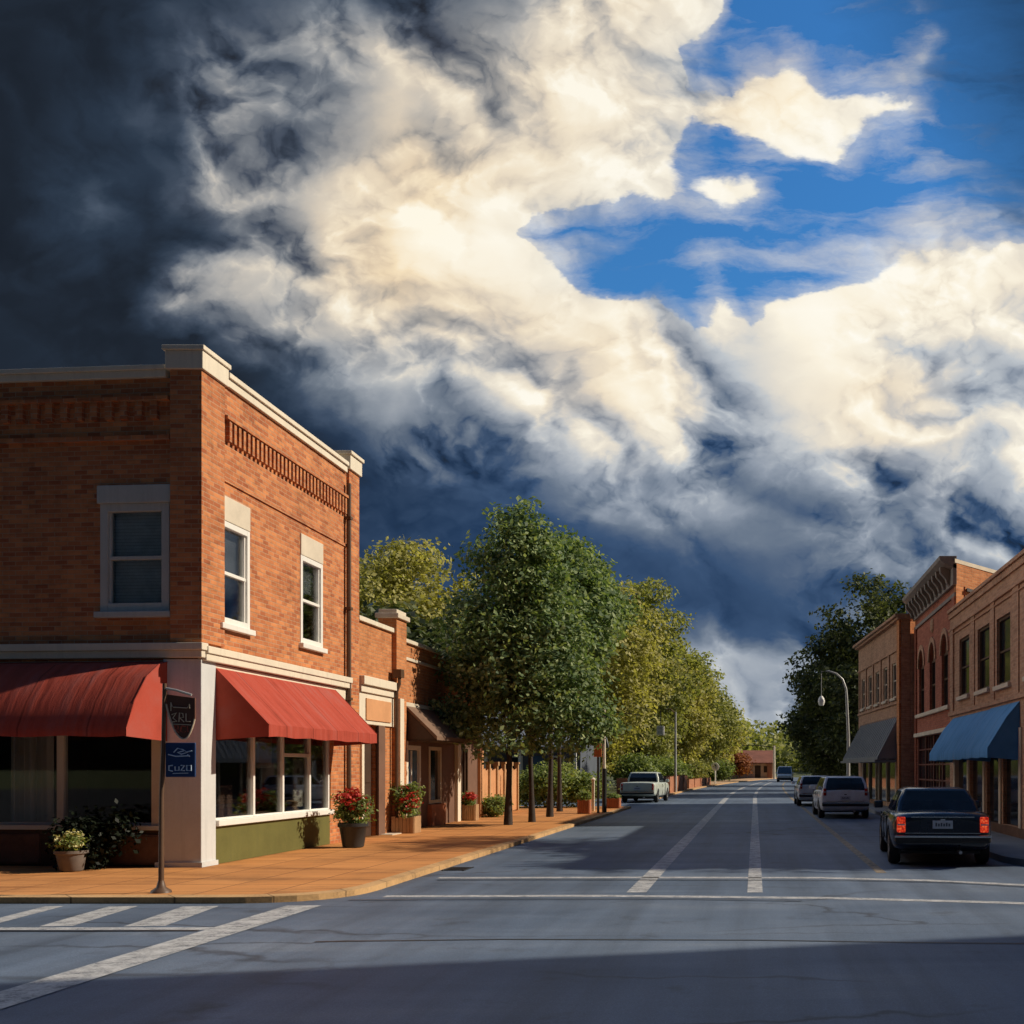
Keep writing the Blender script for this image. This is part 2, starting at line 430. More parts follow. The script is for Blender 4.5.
# rows of the cloud layout: height, then (place, brightness, cover, warmth)
ROWS = [
 (-60, [(0,0.15,1.00,0.00),(200,0.18,1.00,0.00),(330,0.30,1.00,0.00),(480,0.35,1.00,0.10),(600,0.70,1.00,0.30),(700,0.85,0.90,0.30),(735,0.70,0.30,0.00),(800,0.60,0.05,0.00),(1024,0.30,0.05,0.00)]),
 (0, [(0,0.15,1.00,0.00),(120,0.16,1.00,0.00),(230,0.22,1.00,0.00),(330,0.34,1.00,0.00),(420,0.40,1.00,0.10),(500,0.45,1.00,0.20),(560,0.68,1.00,0.40),(630,0.90,1.00,0.50),(690,0.90,1.00,0.30),(725,0.85,0.60,0.00),(745,0.70,0.10,0.00),(800,0.60,0.05,0.00),(850,0.60,0.12,0.00),(900,0.35,0.05,0.00),(1024,0.30,0.05,0.00)]),
 (55, [(0,0.14,1.00,0.00),(130,0.17,1.00,0.00),(220,0.40,1.00,0.25),(300,0.46,1.00,0.25),(360,0.60,1.00,0.35),(430,0.60,1.00,0.55),(500,0.66,1.00,0.40),(560,0.82,1.00,0.50),(630,0.93,1.00,0.40),(680,0.90,0.90,0.10),(700,0.80,0.30,0.00),(735,0.60,0.05,0.00),(765,0.80,0.40,0.30),(800,0.85,0.45,0.40),(835,0.70,0.10,0.00),(900,0.80,0.15,0.00),(930,0.80,0.40,0.00),(960,0.40,0.08,0.00),(1024,0.30,0.02,0.00)]),
 (95, [(0,0.14,1.00,0.00),(110,0.17,1.00,0.00),(190,0.42,1.00,0.25),(230,0.62,1.00,0.35),(280,0.55,1.00,0.25),(330,0.44,1.00,0.25),(400,0.65,1.00,0.45),(470,0.72,1.00,0.50),(540,0.86,1.00,0.60),(620,0.95,1.00,0.40),(670,0.90,0.90,0.20),(690,0.85,0.60,0.20),(715,0.88,0.80,0.50),(760,0.90,0.85,0.80),(800,0.90,0.85,0.90),(835,0.88,0.60,0.20),(870,0.90,0.55,0.00),(905,0.90,0.50,0.00),(940,0.60,0.10,0.00),(1024,0.30,0.05,0.00)]),
 (140, [(0,0.14,1.00,0.00),(100,0.20,1.00,0.00),(170,0.22,1.00,0.00),(210,0.60,1.00,0.35),(260,0.60,1.00,0.35),(300,0.42,1.00,0.25),(350,0.62,1.00,0.45),(420,0.82,1.00,0.85),(500,0.90,1.00,0.60),(580,0.96,1.00,0.40),(650,0.92,0.90,0.20),(690,0.75,0.40,0.00),(720,0.70,0.12,0.00),(760,0.85,0.30,0.20),(800,0.90,0.50,0.00),(840,0.90,0.55,0.00),(870,0.70,0.12,0.00),(940,0.70,0.15,0.00),(1024,0.40,0.05,0.00)]),
 (185, [(0,0.14,1.00,0.00),(50,0.24,1.00,0.00),(90,0.30,1.00,0.00),(140,0.18,1.00,0.00),(190,0.40,1.00,0.25),(230,0.60,1.00,0.35),(290,0.68,1.00,0.35),(360,0.85,1.00,0.75),(440,0.95,1.00,0.95),(530,0.96,1.00,0.40),(600,0.99,1.00,0.10),(640,0.85,0.70,0.10),(680,0.80,0.45,0.10),(720,0.90,0.62,0.20),(760,0.88,0.55,0.10),(800,0.60,0.08,0.00),(870,0.70,0.12,0.00),(930,0.80,0.35,0.00),(970,0.70,0.20,0.00),(1024,0.50,0.05,0.00)]),
 (228, [(0,0.14,1.00,0.00),(90,0.20,1.00,0.00),(150,0.16,1.00,0.00),(190,0.20,1.00,0.00),(230,0.40,1.00,0.25),(280,0.62,1.00,0.45),(350,0.86,1.00,0.85),(430,0.95,1.00,1.00),(500,0.97,0.90,0.40),(530,0.80,0.10,0.00),(590,0.80,0.04,0.00),(650,0.75,0.12,0.00),(700,0.75,0.15,0.00),(800,0.75,0.10,0.00),(870,0.80,0.20,0.00),(940,0.85,0.40,0.20),(990,0.80,0.25,0.00),(1024,0.80,0.30,0.00)]),
 (272, [(0,0.14,1.00,0.00),(140,0.15,1.00,0.00),(180,0.56,1.00,0.35),(240,0.62,1.00,0.35),(280,0.60,1.00,0.35),(330,0.76,1.00,0.75),(400,0.95,1.00,1.00),(470,0.95,1.00,0.70),(530,0.96,1.00,0.30),(570,0.80,0.50,0.00),(630,0.70,0.12,0.00),(690,0.80,0.20,0.00),(718,0.90,0.36,0.00),(750,0.70,0.10,0.00),(820,0.85,0.20,0.10),(870,0.90,0.50,0.20),(930,0.92,0.80,0.30),(980,0.92,0.90,0.30),(1024,0.90,1.00,0.30)]),
 (312, [(0,0.14,1.00,0.00),(130,0.14,1.00,0.00),(175,0.52,1.00,0.30),(230,0.65,1.00,0.35),(275,0.60,1.00,0.25),(330,0.72,1.00,0.45),(400,0.84,1.00,0.75),(460,0.90,1.00,0.70),(540,0.95,1.00,0.60),(610,0.95,1.00,0.40),(650,0.88,0.75,0.10),(685,0.75,0.20,0.00),(715,0.95,0.58,0.10),(742,0.75,0.20,0.00),(780,0.90,0.70,0.10),(830,0.93,0.95,0.30),(940,0.88,1.00,0.20),(1024,0.86,1.00,0.10)]),
 (350, [(0,0.14,1.00,0.00),(200,0.15,1.00,0.00),(240,0.50,1.00,0.25),(300,0.68,1.00,0.30),(360,0.50,1.00,0.25),(410,0.55,1.00,0.25),(460,0.72,1.00,0.30),(530,0.88,1.00,0.50),(600,0.93,1.00,0.70),(660,0.90,1.00,0.40),(710,0.72,1.00,0.00),(760,0.78,1.00,0.00),(820,0.90,1.00,0.30),(880,0.72,1.00,0.00),(960,0.78,1.00,0.10),(1024,0.76,1.00,0.00)]),
 (390, [(0,0.14,1.00,0.00),(230,0.15,1.00,0.00),(290,0.32,1.00,0.00),(340,0.55,1.00,0.05),(400,0.62,1.00,0.10),(440,0.42,1.00,0.00),(500,0.66,1.00,0.20),(560,0.84,1.00,0.40),(620,0.95,1.00,0.60),(690,0.93,1.00,0.30),(720,0.75,1.00,0.00),(790,0.81,1.00,0.10),(850,0.92,1.00,0.50),(910,0.92,1.00,0.40),(960,0.82,1.00,0.00),(1024,0.83,1.00,0.00)]),
 (430, [(0,0.14,1.00,0.00),(280,0.17,1.00,0.00),(340,0.22,1.00,0.00),(390,0.48,1.00,0.00),(450,0.56,1.00,0.05),(500,0.50,1.00,0.00),(560,0.62,1.00,0.10),(610,0.80,1.00,0.20),(650,0.90,1.00,0.20),(700,0.77,1.00,0.00),(740,0.69,1.00,0.00),(800,0.83,1.00,0.10),(870,0.92,1.00,0.40),(930,0.80,1.00,0.20),(970,0.66,1.00,0.00),(1024,0.79,1.00,0.00)]),
 (475, [(0,0.14,1.00,0.00),(350,0.23,1.00,0.00),(450,0.26,1.00,0.00),(520,0.32,1.00,0.00),(570,0.42,1.00,0.00),(630,0.56,1.00,0.00),(690,0.56,1.00,0.00),(760,0.65,1.00,0.00),(830,0.63,1.00,0.00),(880,0.67,1.00,0.05),(940,0.82,1.00,0.10),(975,0.60,1.00,0.00),(1024,0.69,1.00,0.00)]),
 (520, [(0,0.14,1.00,0.00),(360,0.24,1.00,0.00),(480,0.23,1.00,0.00),(570,0.26,1.00,0.00),(640,0.36,1.00,0.00),(700,0.42,1.00,0.00),(770,0.40,1.00,0.00),(840,0.42,1.00,0.00),(890,0.54,1.00,0.00),(940,0.54,1.00,0.00),(1024,0.60,1.00,0.00)]),
 (565, [(0,0.14,1.00,0.00),(400,0.23,1.00,0.00),(560,0.24,1.00,0.00),(650,0.26,1.00,0.00),(730,0.30,1.00,0.00),(800,0.32,1.00,0.00),(880,0.50,1.00,0.00),(960,0.50,1.00,0.00),(1024,0.56,1.00,0.00)]),
 (608, [(0,0.15,1.00,0.00),(400,0.24,1.00,0.00),(600,0.23,1.00,0.00),(700,0.24,1.00,0.00),(790,0.27,1.00,0.00),(850,0.34,1.00,0.00),(960,0.45,1.00,0.00),(1024,0.50,1.00,0.00)]),
 (634, [(0,0.16,1.00,0.00),(400,0.24,1.00,0.00),(600,0.25,1.00,0.00),(700,0.36,1.00,0.00),(760,0.30,1.00,0.00),(820,0.26,1.00,0.00),(900,0.36,1.00,0.00),(1024,0.45,1.00,0.00)]),
 (655, [(0,0.17,1.00,0.00),(400,0.30,1.00,0.00),(600,0.50,0.90,0.00),(690,0.50,0.80,0.00),(740,0.50,0.75,0.00),(790,0.50,0.75,0.00),(850,0.50,1.00,0.00),(1024,0.50,1.00,0.00)]),
 (685, [(0,0.18,1.00,0.00),(400,0.40,1.00,0.00),(600,0.50,1.00,0.00),(690,0.66,0.95,0.20),(730,0.56,0.80,0.00),(770,0.50,0.85,0.00),(810,0.50,1.00,0.00),(1024,0.55,1.00,0.00)]),
 (715, [(0,0.18,1.00,0.00),(400,0.40,1.00,0.00),(650,0.64,1.00,0.00),(720,0.64,1.00,0.05),(780,0.64,1.00,0.00),(1024,0.60,1.00,0.00)]),
 (790, [(0,0.16,1.00,0.00),(400,0.40,1.00,0.00),(1024,0.60,1.00,0.00)]),
]
acc = None
prev_v = None
for py, pts in ROWS:
    v = (768 - py) / 1100
    col = ramp(wt, tcol, [(((px - 755) / 1100 - UMIN) / (UMAX - UMIN), (L, C, W)) for px, L, C, W in pts])
    if acc is None:
        acc = col
    else:
        f = mathn(wt, 'DIVIDE', mathn(wt, 'SUBTRACT', prev_v, u2.outputs[1]), prev_v - v, True)
        acc = mixc(wt, f, acc, col)
    prev_v = v
sp = wt.nodes.new('ShaderNodeSeparateColor'); wt.links.new(acc, sp.inputs[0])
L0, C0, W0 = sp.outputs

EMB, DET, DOFF = 1.3, 0.36, 0.36
# heaped cauliflower heads: rounded bumps with sharp creases between them, at many sizes,
# each with a lit upper-right flank
def billow(p):
    n = wt.nodes.new('ShaderNodeTexNoise'); n.noise_dimensions = '2D'; n.noise_type = 'RIDGED_MULTIFRACTAL'; n.normalize = False
    n.inputs['Scale'].default_value = 3.2; n.inputs['Detail'].default_value = 6.0; n.inputs['Roughness'].default_value = 0.56
    n.inputs['Lacunarity'].default_value = 2.15; n.inputs['Offset'].default_value = 1.0; n.inputs['Gain'].default_value = 1.6
    wt.links.new(p, n.inputs['Vector'])
    return mathn(wt, 'MULTIPLY', n.outputs['Fac'], -BIL)
BIL = 0.42
PB = warp(vmath('ADD', vmath('SCALE', P1, 0.62), vmath('SCALE', PS, 0.38)), 7.0, 4, 0.5, 0.07)
b0 = billow(PB)
b1 = billow(vmath('ADD', PB, (0.011, 0.014, 0)))
emb = mathn(wt, 'MULTIPLY', mathn(wt, 'SUBTRACT', b0, b1), EMB)
det = mathn(wt, 'MULTIPLY', mathn(wt, 'ADD', b0, DOFF), DET)
soft = noisen(wt, PS, 6.0, 5, 0.5)
sdet = mathn(wt, 'MULTIPLY', mathn(wt, 'SUBTRACT', soft, 0.5), 0.16)
amp = ramp(wt, L0, [(0.12, (.06,) * 3), (0.25, (.15,) * 3), (0.45, (.75,) * 3), (0.7, (1,) * 3), (0.95, (.6,) * 3)])
L1 = mathn(wt, 'ADD', L0, mathn(wt, 'MULTIPLY', mathn(wt, 'ADD', mathn(wt, 'ADD', emb, det), sdet), amp))
cool = ramp(wt, L1, [(0.0, lin((10, 15, 24))), (0.14, lin((30, 41, 56))), (0.2, lin((30, 54, 86))), (0.3, lin((58, 82, 115))), (0.42, lin((106, 120, 139))),
                     (0.55, lin((146, 156, 170))), (0.7, lin((190, 196, 202))), (0.82, lin((228, 222, 210))), (0.93, lin((250, 243, 226))), (1.0, lin((255, 251, 240)))])
warmc = ramp(wt, L1, [(0.0, lin((20, 20, 24))), (0.3, lin((84, 84, 92))), (0.45, lin((132, 126, 120))), (0.6, lin((184, 168, 146))), (0.75, lin((226, 200, 164))),
                      (0.87, lin((248, 224, 184))), (1.0, lin((255, 248, 228)))])
slate = ramp(wt, L1, [(0.0, lin((14, 17, 22))), (0.14, lin((31, 38, 48))), (0.22, lin((46, 57, 70))), (0.32, lin((72, 83, 97))), (0.45, lin((112, 121, 132))),
                      (0.6, lin((160, 165, 170))), (0.8, lin((220, 216, 206))), (1.0, lin((252, 246, 232)))])
sf = mathn(wt, 'MULTIPLY', mathn(wt, 'SUBTRACT', mathn(wt, 'SUBTRACT', mathn(wt, 'MULTIPLY', V, 0.9), mathn(wt, 'MULTIPLY', U, 1.0)), 0.42), 2.8, True)
cool = mixc(wt, mathn(wt, 'MULTIPLY', sf, 0.85), cool, slate)
wv = mathn(wt, 'MULTIPLY', W0, mathn(wt, 'ADD', 0.30, noisen(wt, PS, 7.0, 4, 0.55)), True)
cloudc = mixc(wt, wv, cool, warmc)

# cover: crisp, torn edges; thin drawn-out veils in the blue
mp2 = wt.nodes.new('ShaderNodeMapping')
mp2.inputs['Rotation'].default_value = (0, 0, R(-33)); mp2.inputs['Scale'].default_value = (0.55, 2.6, 1)
wt.links.new(P1, mp2.inputs[0])
veil = noisen(wt, mp2.outputs[0], 5.5, 8, 0.62)
cv = mathn(wt, 'ADD', C0, mathn(wt, 'ADD', mathn(wt, 'MULTIPLY', mathn(wt, 'SUBTRACT', veil, 0.5), 0.55), mathn(wt, 'MULTIPLY', mathn(wt, 'ADD', b0, DOFF), 0.22)))
solid = ramp(wt, cv, [(0.40, (0,) * 3), (0.56, (1,) * 3)], 'EASE')
wisp = ramp(wt, mathn(wt, 'ADD', veil, mathn(wt, 'MULTIPLY', C0, 0.5)), [(0.55, (0,) * 3), (0.74, (.5,) * 3), (0.88, (.8,) * 3)])
cover = mathn(wt, 'MAXIMUM', solid, wisp)

st = wt.nodes.new('ShaderNodeTexSky')
st.sky_type = 'NISHITA'
st.sun_disc = False
st.sun_elevation = R(SUN_EL)
st.sun_rotation = math.atan2(sd.x, sd.y)
st.altitude = 900
st.air_density = 1.6; st.dust_density = 0.2; st.ozone_density = 4.0
skyc = mixc(wt, 1.0, st.outputs[0], (0.30, 0.74, 1.12), 'MULTIPLY')
# the blue deepens towards the upper right, behind the next squall
dn = mathn(wt, 'MULTIPLY', mathn(wt, 'SUBTRACT', veil, 0.5), 0.22)
dk = mathn(wt, 'MULTIPLY', mathn(wt, 'SUBTRACT', mathn(wt, 'ADD', mathn(wt, 'ADD', U, dn), mathn(wt, 'MULTIPLY', V, 0.6)), 0.46), 4.2, True)
dk = mathn(wt, 'MULTIPLY', dk, 0.86)
skyc = mixc(wt, dk, skyc, (0.10, 0.22, 0.42))
bg1 = wt.nodes.new('ShaderNodeBackground'); bg1.inputs[1].default_value = 0.11
wt.links.new(skyc, bg1.inputs[0])
bg2 = wt.nodes.new('ShaderNodeBackground')
# unseen cloud behind the viewpoint, darkened to keep the front wall dim
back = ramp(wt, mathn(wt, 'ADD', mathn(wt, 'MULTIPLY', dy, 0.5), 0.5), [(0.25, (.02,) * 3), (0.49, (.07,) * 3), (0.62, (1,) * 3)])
# bright sky added to the west, out of view, to fill the shaded facades
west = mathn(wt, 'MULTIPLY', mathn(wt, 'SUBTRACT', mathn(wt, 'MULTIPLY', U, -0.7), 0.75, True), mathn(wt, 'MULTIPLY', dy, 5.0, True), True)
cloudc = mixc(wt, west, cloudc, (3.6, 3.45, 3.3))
# blue added overhead, above the view, to tint the shaded road
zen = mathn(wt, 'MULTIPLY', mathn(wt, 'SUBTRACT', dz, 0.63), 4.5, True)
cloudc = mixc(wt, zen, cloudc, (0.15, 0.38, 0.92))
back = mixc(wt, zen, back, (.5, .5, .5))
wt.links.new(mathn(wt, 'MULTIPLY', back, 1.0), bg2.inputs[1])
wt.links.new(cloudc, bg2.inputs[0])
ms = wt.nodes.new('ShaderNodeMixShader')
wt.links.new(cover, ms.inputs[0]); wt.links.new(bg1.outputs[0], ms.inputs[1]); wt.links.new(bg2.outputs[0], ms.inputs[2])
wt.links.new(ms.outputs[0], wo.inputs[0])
world.cycles.sampling_method = 'MANUAL'
world.cycles.sample_map_resolution = 512
# ------------------------------------------------------------------ palette
M = {}
M['brick'] = brick_mat('corner_brick', (.60, .235, .09), (.36, .11, .045), (.46, .29, .18))
M['brick_orange'] = brick_mat('orange_brick', (.56, .23, .09), (.42, .15, .055), (.44, .26, .15))
M['brick_red'] = brick_mat('red_brick', (.44, .16, .10), (.33, .11, .07), (.22, .12, .09))
M['brick_tan'] = brick_mat('tan_brick', (.50, .30, .19), (.38, .21, .135), (.44, .31, .22))
M['cream'] = weathered('cream_paint', (.74, .66, .52), .6, .12, .5)
M['white'] = weathered('white_paint', (.78, .76, .70), .5, .08, .35)
M['grey_paint'] = weathered('grey_trim_paint', (.56, .56, .51), .6, .14, .5)
M['pier'] = weathered('pier_render', (.60, .61, .60), .75, .14, .55)
M['stone'] = plain('stone_trim', (.62, .54, .42), .8, .14, 2.0)
M['red_canvas'] = canvas_mat('red_canvas', (.40, .070, .045))
M['blue_canvas'] = canvas_mat('blue_canvas', (.10, .28, .54), .9)
M['grey_metal'] = plain('grey_roof_metal', (.21, .23, .26), .45, .14, 1.5, metal=.2)
M['brown_roof'] = plain('brown_shingle', (.19, .115, .075), .85, .2, 3.0, bmp=.5, fine=30)
M['olive'] = weathered('olive_panel', (.13, .125, .035), .7, .25, .5, (.05, .045, .03))
M['dark_brown'] = plain('dark_brown_timber', (.055, .03, .018), .6, .25, 2.5)
M['brown_stone'] = plain('brown_stone', (.13, .07, .045), .85, .35, 3.0, bmp=.6, fine=14)
M['peach'] = plain('peach_board', (.60, .30, .14), .7, .15, 2.0)
M['brown_wall'] = plain('brown_wall_paint', (.16, .085, .055), .75, .22, 1.5)
M['terracotta'] = plain('terracotta', (.42, .15, .07), .85, .2, 4.0)
M['wood'] = plain('weathered_wood', (.40, .24, .12), .75, .25, 3.0)
M['redwood'] = plain('red_fence_wood', (.40, .17, .09), .8, .25, 2.0)
M['darkpot'] = plain('dark_glazed_pot', (.035, .035, .035), .4, .3, 4.0)
M['greypot'] = plain('grey_stone_pot', (.16, .13, .11), .8, .25, 5.0)
M['soil'] = plain('potting_soil', (.03, .02, .013), .95, .3, 20)
M['darkroof'] = plain('roof_felt', (.07, .07, .075), .9, .2, 1.0)
M['inside'] = plain('shop_interior', (.10, .085, .07), .8, .25, 1.0)
M['steel'] = plain('painted_steel', (.42, .42, .40), .45, .15, 4.0, metal=.3)
M['black_metal'] = plain('black_metal', (.02, .02, .02), .45, .3, 4.0)
M['brown_metal'] = plain('brown_metal', (.10, .055, .03), .5, .25, 4.0)
M['glass'] = glass_mat('shop_glass', (.90, .92, .93), .4)
M['pane'] = glass_mat('window_glass', (.92, .94, .95), .45)
M['dglass'] = darkglass('dark_glass')
M['bluedoor'] = plain('blue_door_glass', (.05, .12, .22), .15, .3, 2.0)

def blind_mat(name, c):
    m, nt, b = new_mat(name)
    co = objco(nt)
    s = nt.nodes.new('ShaderNodeSeparateXYZ'); nt.links.new(co, s.inputs[0])
    w = mathn(nt, 'FRACT', mathn(nt, 'MULTIPLY', s.outputs[2], 1 / 0.055))
    nz = noisen(nt, co, 3.0, 4, 0.6)
    col = ramp(nt, w, [(0.0, tuple(x * .35 for x in c)), (0.16, c), (1.0, c)])
    col = mixc(nt, 1.0, col, ramp(nt, nz, [(.3, (.75,) * 3), (.7, (1.2,) * 3)]), 'MULTIPLY')
    nt.links.new(col, b.inputs['Base Color'])
    bump(nt, b, w, .5, .02)
    b.inputs['Roughness'].default_value = .5
    return m
M['blind'] = blind_mat('slatted_blind', (.70, .74, .76))
M['blind_dark'] = blind_mat('slatted_blind_dark', (.42, .44, .46))

# asphalt: patched, cracked, blue-grey
def asphalt():
    m, nt, b = new_mat('asphalt')
    p = worldpos(nt)
    mp = nt.nodes.new('ShaderNodeMapping'); mp.inputs['Scale'].default_value = (.18, .9, 1)
    nt.links.new(p, mp.inputs[0])
    n1 = noisen(nt, mp.outputs[0], 1.0, 6, .6, .6)
    n2 = noisen(nt, p, 0.35, 5, .6)
    n3 = noisen(nt, p, 40, 3, .7)
    v = mathn(nt, 'ADD', mathn(nt, 'ADD', mathn(nt, 'MULTIPLY', n1, .5), mathn(nt, 'MULTIPLY', n2, .4)), mathn(nt, 'MULTIPLY', n3, .18))
    col = ramp(nt, v, [(.34, (.054, .082, .128)), (.48, (.082, .118, .174)), (.6, (.115, .153, .21)), (.72, (.172, .205, .245))])
    # sealed cracks
    mc = nt.nodes.new('ShaderNodeMapping'); mc.inputs['Scale'].default_value = (.11, .42, 1)
    nt.links.new(p, mc.inputs[0])
    wob = nt.nodes.new('ShaderNodeVectorMath'); wob.operation = 'MULTIPLY_ADD'
    nc = nt.nodes.new('ShaderNodeTexNoise'); nc.inputs['Scale'].default_value = 1.3; nc.inputs['Detail'].default_value = 5
    nt.links.new(p, nc.inputs['Vector'])
    nt.links.new(nc.outputs['Color'], wob.inputs[0]); wob.inputs[1].default_value = (.22, .3, 0); nt.links.new(mc.outputs[0], wob.inputs[2])
    vo = nt.nodes.new('ShaderNodeTexVoronoi'); vo.feature = 'DISTANCE_TO_EDGE'; vo.inputs['Scale'].default_value = 1.0
    nt.links.new(wob.outputs[0], vo.inputs['Vector'])
    ck = ramp(nt, vo.outputs['Distance'], [(0.0, (.3,) * 3), (.006, (.55,) * 3), (.013, (1, 1, 1))])
    gate = ramp(nt, noisen(nt, p, .22, 2, .5), [(.45, (1, 1, 1)), (.55, (0, 0, 0))])
    ck2 = mixc(nt, gate, ck, (1, 1, 1))
    col = mixc(nt, ck2, (.022, .022, .026), col)
    # worn wheel tracks along the street, oil down the middle of each lane
    sp = nt.nodes.new('ShaderNodeSeparateXYZ'); nt.links.new(p, sp.inputs[0])
    tr = nt.nodes.new('ShaderNodeMapping'); tr.inputs['Scale'].default_value = (1.0, .05, 1)
    nt.links.new(p, tr.inputs[0])
    nt1 = noisen(nt, tr.outputs[0], 1.7, 5, .6)
    col = mixc(nt, 1.0, col, ramp(nt, nt1, [(.33, (.74,) * 3), (.5, (1,) * 3), (.68, (1.22,) * 3)]), 'MULTIPLY')
    pv = nt.nodes.new('ShaderNodeTexVoronoi'); pv.distance = 'CHEBYCHEV'; pv.inputs['Scale'].default_value = .21
    nt.links.new(p, pv.inputs['Vector'])
    col = mixc(nt, 1.0, col, ramp(nt, pv.outputs['Color'], [(.0, (.8,) * 3), (.25, (1,) * 3), (.8, (1,) * 3), (1, (1.13,) * 3)]), 'MULTIPLY')
    oil = ramp(nt, noisen(nt, p, 1.1, 5, .65), [(.60, (0,) * 3), (.72, (.6,) * 3)])
    col = mixc(nt, oil, col, (.03, .033, .038))
    ag = nt.nodes.new('ShaderNodeTexVoronoi'); ag.inputs['Scale'].default_value = 70
    nt.links.new(p, ag.inputs['Vector'])
    col = mixc(nt, 1.0, col, ramp(nt, ag.outputs['Distance'], [(.1, (1.25,) * 3), (.5, (.88,) * 3)]), 'MULTIPLY')
    nt.links.new(col, b.inputs['Base Color'])
    b.inputs['Roughness'].default_value = .62
    b.inputs['Specular IOR Level'].default_value = .45
    bump(nt, b, n3, .35, .012)
    return m
M['asphalt'] = asphalt()

def paving():
    m, nt, b = new_mat('clay_paving')
    p = worldpos(nt)
    mp = nt.nodes.new('ShaderNodeMapping'); mp.inputs['Scale'].default_value = (.35, 1.6, 1)
    nt.links.new(p, mp.inputs[0])
    n1 = noisen(nt, mp.outputs[0], 1.0, 6, .6, .4)
    n2 = noisen(nt, p, 30, 3, .6)
    br = nt.nodes.new('ShaderNodeTexBrick'); nt.links.new(p, br.inputs['Vector'])
    br.inputs['Scale'].default_value = 1; br.inputs['Brick Width'].default_value = .9; br.inputs['Row Height'].default_value = .9
    br.offset = 0
    br.inputs['Mortar Size'].default_value = .011
    br.inputs['Color1'].default_value = (.56, .25, .085, 1); br.inputs['Color2'].default_value = (.50, .215, .07, 1); br.inputs['Mortar'].default_value = (.20, .085, .035, 1)
    v = mathn(nt, 'ADD', mathn(nt, 'MULTIPLY', n1, .8), mathn(nt, 'MULTIPLY', n2, .2))
    col = mixc(nt, 1.0, br.outputs['Color'], ramp(nt, v, [(.3, (.5, .45, .42)), (.48, (1, 1, 1)), (.7, (1.25, 1.25, 1.2))]), 'MULTIPLY')
    n5 = noisen(nt, p, .9, 6, .7)
    col = mixc(nt, ramp(nt, n5, [(.52, (0,) * 3), (.72, (.45,) * 3)]), col, (.17, .09, .045))
    nt.links.new(col, b.inputs['Base Color'])
    b.inputs['Roughness'].default_value = .85; b.inputs['Specular IOR Level'].default_value = .2
    bump(nt, b, n2, .3, .01)
    return m
M['paving'] = paving()
def kerb_mat(name, c):
    m, nt, b = new_mat(name)
    p = worldpos(nt)
    s = nt.nodes.new('ShaderNodeSeparateXYZ'); nt.links.new(p, s.inputs[0])
    fr = mathn(nt, 'FRACT', mathn(nt, 'MULTIPLY', mathn(nt, 'ADD', s.outputs[0], s.outputs[1]), 1 / 1.3))
    n1 = noisen(nt, p, 1.6, 6, .65); n2 = noisen(nt, p, 25, 4, .65)
    v = mathn(nt, 'ADD', mathn(nt, 'MULTIPLY', n1, .6), mathn(nt, 'MULTIPLY', n2, .4))
    col = ramp(nt, v, [(.32, tuple(x * .5 for x in c)), (.5, c), (.7, tuple(min(1, x * 1.3) for x in c))])
    col = mixc(nt, 1.0, col, ramp(nt, fr, [(0, (.35,) * 3), (.014, (.35,) * 3), (.024, (1,) * 3), (1, (1,) * 3)]), 'MULTIPLY')
    nt.links.new(col, b.inputs['Base Color']); b.inputs['Roughness'].default_value = .88
    bump(nt, b, n2, .6, .012)
    return m
M['kerb'] = kerb_mat('kerb_stone', (.50, .30, .13))
M['grey_paving'] = plain('grey_concrete', (.20, .20, .20), .85, .18, 1.2)
M['sand'] = plain('sandy_verge', (.42, .27, .15), .9, .2, .5)

def line_paint(name, c):
    m, nt, b = new_mat(name)
    out = nt.nodes['Material Output']
    p = worldpos(nt)
    n = noisen(nt, p, 5, 7, .72)
    n2 = noisen(nt, p, 38, 4, .7)
    w = mathn(nt, 'ADD', mathn(nt, 'MULTIPLY', n, .6), mathn(nt, 'MULTIPLY', n2, .4))
    nt.links.new(ramp(nt, n, [(.3, tuple(x * .75 for x in c)), (.7, c)]), b.inputs['Base Color'])
    b.inputs['Roughness'].default_value = .6
    tr = nt.nodes.new('ShaderNodeBsdfTransparent')
    mx = nt.nodes.new('ShaderNodeMixShader')
    nt.links.new(ramp(nt, w, [(.34, (.12,) * 3), (.44, (.55,) * 3), (.56, (.88,) * 3)]), mx.inputs[0])
    nt.links.new(tr.outputs[0], mx.inputs[1]); nt.links.new(b.outputs[0], mx.inputs[2])
    nt.links.new(mx.outputs[0], out.inputs[0])
    return m
M['line'] = line_paint('worn_white_line', (.58, .58, .57))
M['line_tan'] = line_paint('worn_yellow_line', (.36, .28, .18))

def grass_ground():
    m, nt, b = new_mat('grass_and_dirt')
    p = worldpos(nt)
    n1 = noisen(nt, p, .12, 6, .6); n2 = noisen(nt, p, 6, 4, .7)
    v = mathn(nt, 'ADD', mathn(nt, 'MULTIPLY', n1, .6), mathn(nt, 'MULTIPLY', n2, .4))
    nt.links.new(ramp(nt, v, [(.35, (.03, .05, .012)), (.52, (.06, .075, .02)), (.7, (.17, .12, .06))]), b.inputs['Base Color'])
    b.inputs['Roughness'].default_value = .95
    bump(nt, b, n2, .6, .05)
    return m
M['grass'] = grass_ground()

# ------------------------------------------------------------------ ground, road, pavements
def struct(name, mb, m, **kw):
    return tag(mb.build(name, m, **kw), kind='structure')

g = MB()
g.add([(-1500, -600, -.03), (1500, -600, -.03), (1500, 2500, -.03), (-1500, 2500, -.03)], [(0, 1, 2, 3)])
struct('ground', g, M['grass'])

def bend(Y, c=6.5e-4): return c * max(0, Y - 60) ** 2
def left_edge(Y): return -5.25 + bend(Y)
def right_edge(Y): return 4.45 + bend(Y, 2.2e-4)
YS = [16] + list(range(20, 60, 5)) + [60 + 3 * i for i in range(0, 47)]

